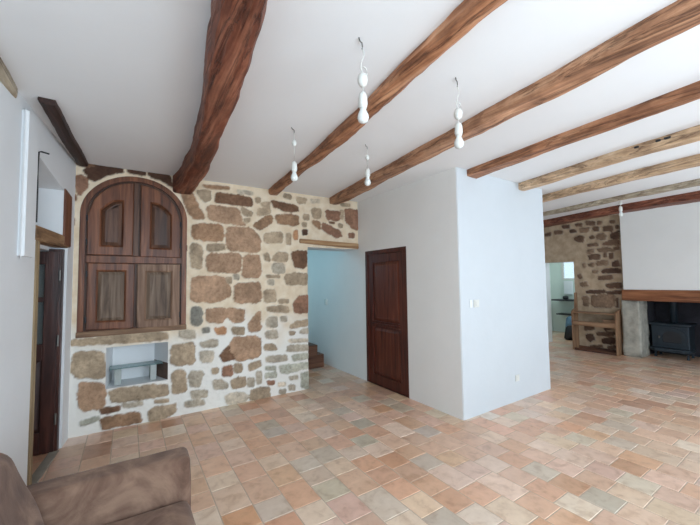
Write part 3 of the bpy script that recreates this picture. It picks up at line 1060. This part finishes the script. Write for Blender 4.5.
YE = YB - 0.004
beam('thick crooked dark red-brown beam over the arched cupboard, widest of the ceiling beams',
     [(-1.4, 0.08), (1.15, 0.245), (1.53, 0.29), (1.97, 0.345), (2.77, 0.415), (3.4, 0.455), (3.95, 0.46), (4.38, 0.42)],
     [(-1.4, 0.32), (1.15, 0.42), (1.60, 0.49), (2.0, 0.525), (2.6, 0.575), (3.4, 0.635), (3.95, 0.645), (4.38, 0.62)],
     2.57, YFRONT + 0.01, YE, M['wood_dark'], 0.012, 0.04, 3)
beam('reddish beam between the crooked dark beam and the long beam reaching the doorway corner',
     [(-1.4, 1.02), (0.92, 1.235), (1.66, 1.335), (3.17, 1.49), (4.61, 1.59)], [(-1.4, 1.18), (0.92, 1.345), (1.66, 1.46), (3.17, 1.60), (4.4, 1.70)],
     2.69, YFRONT + 0.01, YE, M['wood_red'], 0.009, 0.035, 7)
beam('long brown beam ending at the back wall just above the doorway',
     [(-1.4, 1.90), (0.39, 2.06), (0.94, 2.13), (2.2, 2.26), (4.5, 2.53)], [(-1.4, 2.06), (0.4, 2.20), (1.0, 2.27), (1.9, 2.37), (2.4, 2.43), (4.4, 2.70)],
     2.675, YFRONT + 0.01, YE, M['wood_mid'], 0.009, 0.009, 12)
beam('red-brown beam let into the white closet wall nearest its corner',
     [(-1.4, 2.86), (0.51, 3.03), (1.39, 3.11), (2.5, 3.23)], [(-1.4, 3.02), (0.54, 3.15), (1.24, 3.225), (2.5, 3.40)],
     2.69, YFRONT + 0.01, Y0 + 0.02, M['wood_red'], 0.006, 0.009, 15)
tanb = beam('tan beam let into the white closet wall near its right end, with dark holes on its side',
     [(-1.4, 3.75), (0.68, 3.92), (1.26, 4.01), (2.13, 4.20), (2.5, 4.28)], [(-1.4, 3.92), (0.72, 4.08), (1.32, 4.17), (2.5, 4.44)],
     2.68, YFRONT + 0.01, Y0 + 0.02, M['wood_tan'], 0.006, 0.009, 18)
beam('light tan beam running past the right end of the white closet',
     [(-1.4, 4.62), (0.86, 4.86), (1.56, 4.96), (2.6, 5.20), (4.7, 5.62)], [(-1.4, 4.78), (0.9, 5.02), (1.6, 5.08), (2.65, 5.31), (4.7, 5.74)],
     2.67, YFRONT + 0.01, YB + 0.28, M['wood_tan'], 0.006, 0.009, 21)
beam('thin greyish weathered beam second from the far stone wall',
     [(-1.4, 5.75), (1.1, 6.10), (2.0, 6.28), (3.31, 6.58), (4.7, 6.9)], [(-1.4, 5.87), (1.13, 6.22), (2.04, 6.38), (3.32, 6.66), (4.7, 6.98)],
     2.695, YFRONT + 0.01, YB + 0.28, M['wood_grey'], 0.006, 0.009, 24)
beam('dark brown beam closest to the far stone wall and the chimney breast',
     [(-1.4, 6.75), (1.26, 6.98), (2.25, 7.10), (3.77, 7.5), (4.7, 7.7)], [(-1.4, 7.1), (1.37, 7.34), (2.38, 7.38), (4.1, 7.95), (4.7, 8.1)],
     2.655, YFRONT + 0.01, YB + 0.28, M['wood_dark'], 0.006, 0.009, 27)
beam('short very dark beam stub at the top of the left wall above the door recess',
     [(2.9, -0.525), (4.4, -0.455)], [(2.9, -0.435), (4.4, -0.365)], [(2.9, 2.725), (3.6, 2.71), (4.4, 2.73)], 2.95, YE - 0.01, M['wood_stub'], 0.004, 0.012, 31)
beam('pale tan timber along the top of the left wall nearest the camera',
     [(-1.4, -1.08), (2.99, -0.66)], [(-1.4, -0.99), (2.5, -0.605), (2.99, -0.605)], 2.70, YFRONT + 0.01, 2.9, M['wood_grey'], 0.006, 0.012, 34)

for hx_, hy_, ln in ((637, 147, 0.035), (658, 140, 0.035), (667, 137, 0.045)):
    q = on(hx_, hy_, 2, 2.742)
    xx = interp([(-1.4, 3.75), (0.68, 3.92), (1.26, 4.01), (2.13, 4.20), (2.5, 4.28)], q.y)
    bm = B()
    box(bm, xx - 0.010, xx + 0.02, q.y - ln / 2, q.y + ln / 2, 2.728, 2.746, 0.004)  # raised black block stands in for the shade inside a hole
    obj('mortise_dark', bm, M['black'], tanb)

# lintel over the stair doorway
bm = B()
la, lb = on(299.5, 239.5, 1, YB), on(360, 248, 1, YB)
hexa(bm, [(2.02, YB - 0.024, 2.055), (X0, YB - 0.024, 2.012), (X0, YB + 0.1, 2.012), (2.02, YB + 0.1, 2.055),
          (2.02, YB - 0.024, 2.118), (X0, YB - 0.024, 2.095), (X0, YB + 0.1, 2.095), (2.02, YB + 0.1, 2.118)])
bmesh.ops.bevel(bm, geom=bm.edges[:], offset=0.008, segments=2, affect='EDGES')
struct(obj('trim_7', bm, M['lintel']))

# ------------------------------------------------------------------ arched cupboard
cup = thing('arched_cupboard', 'arched walnut wall cupboard with four panelled doors set in the stone wall', 'cupboard', (0.073, YB, 0.985))
ac, hw, vb, sp, ri = ARCH
FY = YB + 0.005                          # face of the frame


def arch_outline(grow, z_bottom, y, k=28):
    """arched outline, grow = offset (negative is inwards)"""
    P = [(ac - hw - grow, y, z_bottom), (ac + hw + grow, y, z_bottom)]
    for i in range(k + 1):
        a = math.pi * i / k
        P.append((ac + (hw + grow) * math.cos(a), y, sp + (ri + grow) * math.sin(a)))
    return P


bm = B()
ring(bm, arch_outline(0.006, vb - 0.004, FY), arch_outline(-0.052, vb + 0.05, FY), (0, 0.05, 0))
obj('frame', bm, M['walnut'], cup)
bm = B()
prism(bm, arch_outline(0.0, vb, FY + 0.035), (0, 0.02, 0))
obj('back_board', bm, M['walnut_deep'], cup)
bm = B()
box(bm, ac - hw + 0.05, ac + hw - 0.05, FY + 0.004, FY + 0.036, 1.735, 1.812, 0.005)
obj('rail', bm, M['walnut'], cup)
bm = B()
box(bm, 0.036, 0.092, FY + 0.008, FY + 0.036, 1.812, 2.63, 0.004)
obj('mullion', bm, M['walnut_deep'], cup)
bm = B()
box(bm, ac - hw - 0.005, ac + hw + 0.005, FY - 0.022, FY + 0.03, vb - 0.012, vb + 0.045, 0.006)
obj('bottom_rail', bm, M['sill_wood'], cup)


def panel_door(parent, poly, n, th, w_, mf, mp, label=None, panel_poly=None, name='door'):
    """framed door leaf of outline poly, facing n; raised panel as a sub-part"""
    n = Vector(n)
    inn = panel_poly or inset(poly, w_, n)
    bm = B()
    outer2 = inset(poly, 0.006, n)
    back = [Vector(p) - n * th for p in poly]
    ring(bm, [Vector(p) for p in outer2], inn, -n * th)
    # bevelled outer lip
    k = len(poly)
    v1 = [bm.verts.new(p) for p in outer2]
    v2 = [bm.verts.new(Vector(p) - n * 0.006) for p in poly]
    v3 = [bm.verts.new(p) for p in back]
    for j in range(k):
        q = (j + 1) % k
        bm.faces.new((v1[j], v1[q], v2[q], v2[j]))
        bm.faces.new((v2[j], v2[q], v3[q], v3[j]))
    # moulding inside the opening
    m0 = [Vector(p) - n * 0.002 for p in inn]
    m1 = [p - n * 0.010 for p in inset(inn, 0.012, n)]
    m2 = [p - n * 0.018 for p in inset(inn, 0.018, n)]
    rows = [[bm.verts.new(p) for p in r_] for r_ in (m0, m1, m2)]
    for a, c in zip(rows, rows[1:]):
        for j in range(k):
            q = (j + 1) % k
            bm.faces.new((a[j], a[q], c[q], c[j]))
    d = obj(name, bm, mf, parent)
    if label:
        d['label'] = label
    bm = B()
    base = [Vector(p) - n * (th * 0.75) for p in inset(inn, 0.004, n)]
    raised(bm, base, 0.003, n, [(0, 0), (0.014, 0.001), (0.045, th * 0.45), (0.052, th * 0.42)])
    obj('panel', bm, mp, d)
    return d


def arch_z(x, grow):
    q = max(0.0, 1 - ((x - ac) / (hw + grow)) ** 2)
    return sp + (ri + grow) * math.sqrt(q)


def top_door_poly(xa, xb, zb_, y, grow, cap=9):
    P = [(xa, y, zb_), (xb, y, zb_)]
    for i in range(cap):
        x = xb + (xa - xb) * i / (cap - 1)
        P.append((x, y, arch_z(x, grow)))
    return P


nrm = (0, -1, 0)
dy = FY - 0.008
def low_arch(xa, xb, zb_, y, zl, zr, cap=9):
    """panel outline with a gently rising curved head"""
    P = [(xa, y, zb_), (xb, y, zb_)]
    for i in range(cap):
        t_ = 1 - i / (cap - 1)
        P.append((xa + (xb - xa) * t_, y, zl + (zr - zl) * t_ + 0.045 * math.sin(math.pi * t_)))
    return P


d1 = panel_door(cup, top_door_poly(-0.362, 0.036, 1.818, dy, -0.075), nrm, 0.028, 0.085, M['walnut'], M['walnut_deep'],
                None, [Vector(p) for p in low_arch(-0.262, -0.05, 1.905, dy, 2.30, 2.42)])
d2 = panel_door(cup, top_door_poly(0.104, 0.500, 1.808, dy - 0.004, -0.085), nrm, 0.028, 0.085, M['walnut'], M['walnut_deep'],
                None, [Vector(p) for p in low_arch(0.19, 0.415, 1.895, dy - 0.004, 2.43, 2.30)])
d3 = panel_door(cup, [(-0.354, dy, 1.045), (0.056, dy, 1.032), (0.056, dy, 1.732), (-0.354, dy, 1.732)], nrm, 0.028, 0.072, M['walnut'], M['walnut_faded_panel'])
d4 = panel_door(cup, [(0.082, dy - 0.012, 1.03), (0.500, dy - 0.012, 1.022), (0.500, dy - 0.012, 1.728), (0.082, dy - 0.012, 1.728)], nrm, 0.03, 0.072,
                M['walnut_faded'], M['walnut_faded_panel'], 'faded greyish lower right cupboard door')
for d, x, z in ((d1, -0.366, 1.95), (d1, -0.366, 2.2), (d2, 0.503, 1.95), (d2, 0.503, 2.2), (d3, -0.358, 1.15), (d3, -0.358, 1.62), (d4, 0.503, 1.15), (d4, 0.503, 1.62)):
    bm = B()
    tube(bm, [(x, dy - 0.004, z - 0.03), (x, dy - 0.004, z + 0.03)], 0.007, 8)
    obj('hinge', bm, M['black'], d)

# ------------------------------------------------------------------ niche contents
bm = B()
box(bm, -0.150, 0.345, YB + 0.01, YB + 0.20, 0.609, 0.617, 0.002)
gs = tag(obj('glass_shelf', bm, M['glass']), 'greenish glass shelf across the small niche below the arched cupboard', 'shelf')

for x in (-0.105, 0.225):
    bm = B()
    box(bm, x, x + 0.06, YB + 0.06, YB + 0.26, 0.43, 0.608, 0.004)
    obj('support', bm, M['pale_stone'], gs)

# ------------------------------------------------------------------ closet door
dp = [(X0 - 0.004, DY1 + 0.0, 0.004), (X0 - 0.004, DY0, 0.004), (X0 - 0.004, DY0, DZ), (X0 - 0.004, DY1, DZ)]
bm = B()
fw = 0.055
ring(bm, dp, [(X0 - 0.004, DY1 - fw, 0.004), (X0 - 0.004, DY0 + fw, 0.004), (X0 - 0.004, DY0 + fw, DZ - fw), (X0 - 0.004, DY1 - fw, DZ - fw)], (0.09, 0, 0))
door1 = struct(obj('door_1', bm, M['mahogany']))
xd = X0 + 0.012
a, c = DY0 + fw + 0.003, DY1 - fw - 0.003
zm = 0.86


def rect_x(x, ya, yb_, za, zb_):
    return [(x, ya, za), (x, ya, zb_), (x, yb_, zb_), (x, yb_, za)]


lf = B()
# leaf frame: stiles and rails with two openings
for q in ((a, a + 0.10, 0.006, DZ - fw - 0.003), (c - 0.10, c, 0.006, DZ - fw - 0.003), (a + 0.10, c - 0.10, 0.006, 0.15), (a + 0.10, c - 0.10, DZ - fw - 0.12, DZ - fw - 0.003), (a + 0.10, c - 0.10, zm - 0.03, zm + 0.06)):
    box(lf, xd, xd + 0.035, q[0], q[1], q[2], q[3], 0.002)
leaf = obj('leaf', lf, M['mahogany'], door1)
for za, zb_ in ((0.15, zm - 0.03), (zm + 0.06, DZ - fw - 0.12)):
    bm = B()
    raised(bm, rect_x(xd + 0.020, a + 0.09, c - 0.09, za - 0.01, zb_ + 0.01), 0.006, (-1, 0, 0), [(0, 0), (0.02, 0.001), (0.06, 0.014), (0.066, 0.012)])
    obj('panel', bm, M['mahogany_panel'], leaf)
bm = B()
box(bm, xd - 0.012, xd, a + 0.08, c - 0.08, zm - 0.004, zm + 0.034, 0.005)
obj('rail_moulding', bm, M['mahogany'], leaf)

# ------------------------------------------------------------------ open door in the left recess
yd = 4.095
bm = B()
da, db = -1.30, lw(4.1) - 0.04
for q in ((da, da + 0.1, 0.01, 1.82), (db - 0.1, db, 0.01, 1.82), (da + 0.1, db - 0.1, 0.01, 0.2), (da + 0.1, db - 0.1, 0.84, 0.98), (da + 0.1, db - 0.1, 1.70, 1.82), (da + 0.1, db - 0.1, 1.36, 1.40)):
    box(bm, q[0], q[1], yd, yd + 0.04, q[2], q[3], 0.003)
door2 = struct(obj('door_2', bm, M['doorwood']))
for za, zb_ in ((0.98, 1.36), (1.40, 1.70)):
    bm = B()
    box(bm, da + 0.1, db - 0.1, yd + 0.016, yd + 0.022, za, zb_)
    obj('glass_pane', bm, M['pane'], door2)
bm = B()
raised(bm, [(da + 0.095, yd + 0.025, 0.195), (db - 0.095, yd + 0.025, 0.195), (db - 0.095, yd + 0.025, 0.845), (da + 0.095, yd + 0.025, 0.845)], 0.005, (0, -1, 0), [(0, 0), (0.02, 0.001), (0.05, 0.014)])
obj('panel', bm, M['doorwood'], door2)
for z in (0.3, 1.0, 1.6):
    bm = B()
    tube(bm, [(db + 0.006, yd - 0.006, z - 0.05), (db + 0.006, yd - 0.006, z + 0.05)], 0.009, 8)
    obj('hinge', bm, M['metal'], door2)

# thin iron rod at the near edge of the upper opening
bm = B()
rx = lw(3.27) + 0.016
tube(bm, [(rx, 3.285, 1.97), (rx, 3.285, 2.2), (rx, 3.285, 2.49), (rx + 0.012, 3.30, 2.50), (rx + 0.05, 3.33, 2.50)], 0.006, 6)
tag(obj('iron_rod', bm, M['black']), 'thin dark iron rod with hooked top on the left wall beside the upper recess', 'rod')

# ------------------------------------------------------------------ staircase behind the doorway
st = thing('staircase', 'brown wooden stairs rising to the left behind the doorway', 'stairs', (2.2, 5.5, 0))
xs = [2.91, 2.785, 2.60, 2.38, 2.16, 1.94]
for i, x in enumerate(xs):
    bm = B()
    box(bm, 1.0, x, 5.31, 6.19, 0.0 if i == 0 else 0.055 + 0.172 * i, 0.055 + 0.172 * (i + 1), 0.004)
    obj('step', bm, M['stair'], st)

# ------------------------------------------------------------------ sofa
sofa = thing('sofa', 'brown suede sofa along the left wall in the foreground', 'sofa', (-0.15, 1.1, 0))


from mathutils import noise as mn


def cushion(name, pts, rnd, amp=0.012, sub=9, sag=0.0):
    """upholstered block: eight corner points, rounded edges, slightly crumpled"""
    bm = B()
    hexa(bm, pts)
    bmesh.ops.recalc_face_normals(bm, faces=bm.faces)
    bmesh.ops.bevel(bm, geom=bm.edges[:], offset=rnd, segments=5, affect='EDGES', profile=0.5)
    big = [f for f in bm.faces if f.calc_area() > 0.004]
    ed = list({e for f in big for e in f.edges if e.calc_length() > 0.06})
    bmesh.ops.subdivide_edges(bm, edges=ed, cuts=sub, use_grid_fill=True)
    bm.normal_update()
    mv = []
    for v in bm.verts:
        p = v.co * 3.2
        q_ = Vector((v.co.x * 9 + v.co.z * 7, v.co.y * 9 + v.co.z * 5, v.co.z * 3))
        mv.append((v, v.normal * (mn.noise(p) * amp + mn.noise(q_) * amp * 0.45)))
    for v, d in mv:
        v.co += d
    return obj(name, bm, M['suede'], sofa, True)


cushion('base', [(-0.66, 0.26, 0.06), (0.26, 0.26, 0.06), (0.26, 2.10, 0.06), (-0.66, 2.10, 0.06), (-0.66, 0.26, 0.31), (0.26, 0.26, 0.31), (0.26, 2.10, 0.31), (-0.66, 2.10, 0.31)], 0.02, 0.004)
cushion('armrest', [(-0.64, 1.975, 0.10), (0.295, 1.975, 0.10), (0.295, 2.16, 0.10), (-0.64, 2.16, 0.10), (-0.64, 1.985, 0.61), (0.295, 1.985, 0.61), (0.295, 2.15, 0.61), (-0.64, 2.15, 0.61)], 0.035, 0.012)
cushion('armrest', [(-0.64, 0.21, 0.10), (0.295, 0.21, 0.10), (0.295, 0.40, 0.10), (-0.64, 0.40, 0.10), (-0.64, 0.21, 0.61), (0.295, 0.21, 0.61), (0.295, 0.40, 0.61), (-0.64, 0.40, 0.61)], 0.035, 0.012)
cushion('backrest', [(-0.66, 0.42, 0.30), (-0.215, 0.42, 0.40), (-0.215, 1.95, 0.40), (-0.66, 1.95, 0.30), (-0.70, 0.42, 0.88), (-0.385, 0.42, 0.865), (-0.385, 1.95, 0.865), (-0.70, 1.95, 0.88)], 0.06, 0.018)
cushion('seat_cushion', [(-0.28, 0.41, 0.29), (0.285, 0.41, 0.29), (0.285, 1.975, 0.29), (-0.28, 1.975, 0.29), (-0.28, 0.41, 0.425), (0.285, 0.41, 0.425), (0.285, 1.975, 0.425), (-0.28, 1.975, 0.425)], 0.045, 0.012)
for x, y in ((-0.58, 0.32), (0.2, 0.32), (-0.58, 2.02), (0.2, 2.02)):
    bm = B()
    lathe(bm, x, y, [(0.018, 0.0), (0.026, 0.06)], 12)
    obj('foot', bm, M['black'], sofa)

# ------------------------------------------------------------------ pendant lamps


def pendant(hx, hy, bottom, label, capf, caps=1.0, wavy=0.008, ztop=ZC):
    t_ = thing('pendant_lamp', label, 'lamp', (hx, hy, bottom), 'bare bulb lamp holders hanging from the ceiling')
    drop = ztop - bottom
    bm = B()
    tube(bm, [(hx - 0.028, hy - 0.012, ztop + 0.002), (hx - 0.018, hy - 0.006, ztop - 0.010), (hx, hy, ztop - 0.012), (hx + 0.002, hy, ztop - 0.03), (hx, hy, ztop - 0.045)], 0.0035, 6)
    obj('hook', bm, M['metal'], t_)
    zc = ztop - drop * capf
    hc = 0.036 * caps
    rc = 0.027 * caps
    zs = bottom + 0.155
    bm = B()
    pts = []
    for i in range(13):
        s = i / 12
        z = ztop - 0.038 + (zc + hc - ztop + 0.038) * s
        pts.append((hx + wavy * math.sin(s * 7), hy + wavy * 0.7 * math.cos(s * 6 + 1), z))
    tube(bm, pts, 0.0028, 6)
    if caps > 0.9:
        lp = []
        for i in range(9):
            a_ = math.pi * 1.3 * i / 8 - 0.4
            lp.append((hx + 0.012 + 0.018 * math.sin(a_), hy, zc + hc + 0.012 + 0.026 * math.cos(a_)))
        obj('cord', bm, M['white_plastic'], t_, True)
        bm = B()
        tube(bm, lp, 0.0026, 6)
        obj('cord_loop', bm, M['white_plastic'], t_, True)
    else:
        obj('cord', bm, M['white_plastic'], t_, True)
    bm = B()
    tube(bm, [(hx, hy, zc - hc), (hx + 0.002, hy, (zc - hc + zs) / 2), (hx, hy, zs - 0.005)], 0.0028, 6)
    obj('cord', bm, M['white_plastic'], t_, True)
    bm = B()
    lathe(bm, hx, hy, [(0.006, zc + hc), (rc * 0.75, zc + hc * 0.75), (rc, zc + hc * 0.2), (rc * 0.95, zc - hc * 0.4), (rc * 0.6, zc - hc * 0.85), (0.006, zc - hc)])
    obj('ceiling_rose', bm, M['white_plastic'], t_, True)
    bm = B()
    lathe(bm, hx, hy, [(0.006, zs + 0.012), (0.018, zs), (0.023, zs - 0.02), (0.024, zs - 0.055), (0.019, zs - 0.075)])
    obj('bulb_socket', bm, M['white_plastic'], t_, True)
    bm = B()
    lathe(bm, hx, hy, [(0.014, bottom + 0.085), (0.017, bottom + 0.068), (0.027, bottom + 0.045), (0.030, bottom + 0.028), (0.024, bottom + 0.010), (0.012, bottom + 0.002), (0.003, bottom)])
    obj('bulb', bm, M['bulb'], t_, True)


pendant(0.997, 1.377, 2.325, 'white bare bulb pendant with oval cord cap, nearest the camera left of the reddish beam', 0.48)
pendant(1.113, 2.503, 2.325, 'white bare bulb pendant leftmost of all, hanging in front of the stone wall', 0.28, 0.7, 0.001)
pendant(1.830, 2.473, 2.385, 'smallest white bare bulb pendant, before the dark end of the long beam', 0.30, 0.7, 0.001)
pendant(1.700, 1.340, 2.325, 'white bare bulb pendant hanging before the white closet corner', 0.50)
pendant(6.437, 2.051, 2.46, 'white bare bulb lamp at the ceiling by the chimney breast', 0.30, 0.9, 0.001)

# ------------------------------------------------------------------ switches and socket
bm = B()
box(bm, 3.262, 3.352, Y0 - 0.012, Y0, 1.195, 1.28, 0.004)
sw = tag(obj('light_switch', bm, M['white_plastic']), 'white light switch on the closet front wall near its corner', 'switch')
bm = B()
box(bm, 3.285, 3.33, Y0 - 0.017, Y0 - 0.011, 1.212, 1.263, 0.002)
obj('rocker', bm, M['white_plastic'], sw)
bm = B()
box(bm, 3.192, 3.236, Y0 - 0.006, Y0, 1.195, 1.28, 0.002)
tag(obj('blanking_plate', bm, M['plaster']), 'narrow white cover plate just left of the closet light switch', 'plate')
bm = B()
box(bm, 4.025, 4.105, Y0 - 0.010, Y0, 0.24, 0.32, 0.004)
so = tag(obj('wall_socket', bm, M['white_plastic']), 'white power socket low on the closet front wall', 'socket')
bm = B()
box(bm, 4.043, 4.087, Y0 - 0.013, Y0 - 0.009, 0.258, 0.302, 0.003)
obj('socket_insert', bm, M['white_plastic'], so)
p = on(326, 302, 0, X0)
bm = B()
box(bm, X0 - 0.014, X0, p.y - 0.05, p.y + 0.05, p.z - 0.055, p.z + 0.055, 0.004)
sw = tag(obj('light_switch', bm, M['white_plastic']), 'white light switch on the stairwell wall beyond the doorway', 'switch')
bm = B()
box(bm, X0 - 0.019, X0 - 0.013, p.y - 0.025, p.y + 0.025, p.z - 0.03, p.z + 0.03, 0.002)
obj('rocker', bm, M['white_plastic'], sw)

# ------------------------------------------------------------------ fireplace
XH = 8.0
fp = thing('fireplace', 'large fireplace with white chimney breast, oak mantel beam and pale stone jambs', 'fireplace', (8.3, 1.5, 0))
bm = B()
box(bm, XH, XF + 0.02, 0.35, 2.575, 1.27, ZC - 0.001, 0.006)
obj('chimney_breast', bm, M['plaster_warm'], fp)
bm = B()
prism(bm, [(XH - 0.03, 0.33, 1.07), (XH - 0.03, 2.60, 1.065), (XH - 0.03, 2.60, 1.265), (XH - 0.03, 0.33, 1.285)], (0.38, 0, 0), 0.012)
obj('mantel_beam', bm, M['mantel'], fp)
from mathutils import noise as mn
for ya, yb_ in ((2.36, 2.63), (0.36, 0.70)):
    bm = B()
    box(bm, XH + 0.03, XF + 0.33, ya, yb_, 0, 1.063)
    bmesh.ops.subdivide_edges(bm, edges=bm.edges[:], cuts=9, use_grid_fill=True)
    bm.normal_update()
    for v in bm.verts:
        v.co += v.normal * (mn.noise(v.co * 7) * 0.02 + mn.noise(v.co * 18) * 0.008)
    obj('jamb', bm, M['jamb_stone'], fp, True)
for q in ((8.95, 9.05, 0.35, 2.75, 0, 2.2), (XF + 0.36, 8.95, 2.37, 2.72, 0, 2.2), (XF + 0.36, 8.95, 0.35, 0.6, 0, 2.2), (XF + 0.40, 9.05, 0.35, 2.75, 2.2, 2.3), (XF + 0.36, XF + 0.40, 0.60, 2.37, 1.3, 2.2)):
    bm = B()
    box(bm, *q)
    struct(obj('wall_firebox', bm, M['soot']))

# wood stove
sx, ya, yb_ = 8.42, 1.76, 2.33
stv = thing('wood_stove', 'dark blue-grey cast iron wood stove standing in the fireplace', 'stove', (8.6, 2.045, 0))
bm = B()
box(bm, sx, sx + 0.36, ya + 0.02, yb_ - 0.02, 0.17, 0.60, 0.02)
obj('body', bm, M['iron'], stv)
bm = B()
box(bm, sx - 0.03, sx + 0.39, ya - 0.01, yb_ + 0.01, 0.60, 0.635, 0.012)
obj('top_plate', bm, M['iron'], stv)
bm = B()
P = [(sx - 0.13, yb_ - 0.08, 0.12), (sx - 0.13, ya + 0.08, 0.12), (sx - 0.03, ya - 0.01, 0.12), (sx + 0.2, ya - 0.01, 0.12), (sx + 0.2, yb_ + 0.01, 0.12), (sx - 0.03, yb_ + 0.01, 0.12)]
prism(bm, P, (0, 0, 0.07), 0.02)
obj('ash_lip', bm, M['iron'], stv)
cy = (ya + yb_) / 2 - 0.03


def door_arch(x, hw_, z0_, zs_, rise, k=12):
    P = [(x, cy + hw_, z0_), (x, cy - hw_, z0_)]
    for i in range(k + 1):
        a_ = math.pi * i / k
        P.append((x, cy - hw_ * math.cos(a_), zs_ + rise * math.sin(a_)))
    return P


bm = B()
ring(bm, door_arch(sx - 0.022, 0.20, 0.25, 0.40, 0.16), door_arch(sx - 0.022, 0.13, 0.29, 0.40, 0.10), (0.024, 0, 0))
sd_ = obj('door', bm, M['iron'], stv)
bm = B()
prism(bm, door_arch(sx - 0.008, 0.132, 0.288, 0.40, 0.102), (0.006, 0, 0))
obj('glass', bm, M['black'], sd_)
bm = B()
lathe(bm, sx - 0.045, cy + 0.17, [(0.006, 0.36), (0.014, 0.37), (0.014, 0.40), (0.006, 0.41)], 10)
box(bm, sx - 0.045, sx - 0.02, cy + 0.165, cy + 0.175, 0.38, 0.39)
obj('handle', bm, M['metal'], sd_)
bm = B()
tube(bm, [(sx + 0.22, cy + 0.01, 0.62), (sx + 0.22, cy + 0.01, 1.9)], 0.055, 18)
obj('flue_pipe', bm, M['iron'], stv, True)
for x, y in ((sx + 0.03, ya + 0.06), (sx + 0.03, yb_ - 0.06), (sx + 0.33, ya + 0.06), (sx + 0.33, yb_ - 0.06)):
    bm = B()
    lathe(bm, x, y, [(0.022, 0), (0.016, 0.05), (0.026, 0.17)], 10)
    obj('leg', bm, M['iron'], stv)

# ------------------------------------------------------------------ open wooden desk unit against the stone wall
dk_ = thing('wooden_desk_unit', 'open wooden desk unit with shelf against the far stone wall', 'desk', (8.0, 3.1, 0))
bx0, bxw = 7.86, XF - 0.045
sa, sb = 2.665, 3.46
prof = lambda y, hi: [(bx0, y, 0.0), (bx0, y, 0.80), (bx0 + 0.05, y, 0.84), (bxw - 0.10, y, 0.86), (bxw - 0.07, y, hi), (bxw, y, hi), (bxw, y, 0.0)]
bm = B()
prism(bm, prof(sb - 0.032, 1.19), (0, 0.032, 0), 0.004)
obj('side_panel', bm, M['bench_v'], dk_)
bm = B()
prism(bm, prof(sa, 0.88), (0, 0.032, 0), 0.004)
obj('side_panel', bm, M['bench_v'], dk_)
bm = B()
box(bm, bx0 + 0.01, bxw, sa + 0.032, sb - 0.032, 0.775, 0.80, 0.003)
obj('top_shelf', bm, M['bench'], dk_)
bm = B()
box(bm, bx0 - 0.006, bx0 + 0.02, sa + 0.032, sb - 0.032, 0.52, 0.61, 0.004)
obj('front_rail', bm, M['bench'], dk_)
bm = B()
box(bm, bx0 + 0.02, bxw, sa + 0.032, sb - 0.032, 0.53, 0.55, 0.003)
obj('lower_shelf', bm, M['bench_d'], dk_)
bm = B()
box(bm, bxw - 0.03, bxw, sa + 0.032, sb - 0.032, 0.0, 0.07, 0.004)
box(bm, bx0 + 0.01, bx0 + 0.03, sa + 0.032, sb - 0.032, 0.0, 0.05, 0.004)
obj('bottom_rail', bm, M['bench_d'], dk_)
bm = B()
box(bm, bx0 + 0.07, bx0 + 0.20, sa + 0.04, sa + 0.26, 0.551, 0.67, 0.004)
bx_ = tag(obj('wooden_box', bm, M['bench']), 'small brown wooden box in the right corner of the open desk unit', 'box')

# ------------------------------------------------------------------ kitchen things seen through the far doorway
p = on(556, 299, 0, XK)
bm = B()
box(bm, XK - 0.40, XK - 0.002, 4.05, 4.80, 0.885, 0.92, 0.004)
ks = tag(obj('wall_shelf', bm, M['black']), 'dark shelf below the kitchen window', 'shelf', 'dark kitchen shelves')
bm = B()
box(bm, XK - 0.30, XK - 0.002, 4.05, 4.74, 0.50, 0.53, 0.004)
tag(obj('wall_shelf', bm, M['black']), 'lower dark shelf under the shelf below the kitchen window', 'shelf', 'dark kitchen shelves')
bm = B()
lathe(bm, XK - 0.2, 4.52, [(0.05, 0.921), (0.07, 0.93), (0.07, 0.99), (0.055, 1.01), (0.02, 1.02)], 14)
tag(obj('black_pot', bm, M['black'], None, True), 'small black pot on the shelf under the kitchen window', 'pot')
bm = B()
box(bm, XK - 0.06, XK - 0.012, 4.40, 4.62, 1.05, 1.42, 0.01)
tag(obj('hanging_cloth', bm, M['kwhite']), 'white cloth hanging below the kitchen window', 'cloth')
bm = B()
hexa(bm, [(8.95, 3.85, 0.0), (9.25, 3.85, 0.0), (9.25, 4.14, 0.0), (8.95, 4.14, 0.0), (8.98, 3.90, 0.36), (9.22, 3.90, 0.36), (9.22, 4.10, 0.33), (8.98, 4.10, 0.33)])
bmesh.ops.bevel(bm, geom=bm.edges[:], offset=0.03, segments=3, affect='EDGES')
tag(obj('dark_bag', bm, M['black'], None, True), 'dark bag standing on the kitchen floor in the far doorway', 'bag')
bm = B()
lathe(bm, 9.5, 4.22, [(0.09, 0.0), (0.11, 0.02), (0.10, 0.30), (0.08, 0.46), (0.05, 0.50), (0.02, 0.52)], 16)
tag(obj('blue_canister', bm, M['blue'], None, True), 'blue-grey canister behind the dark bag in the kitchen', 'canister')
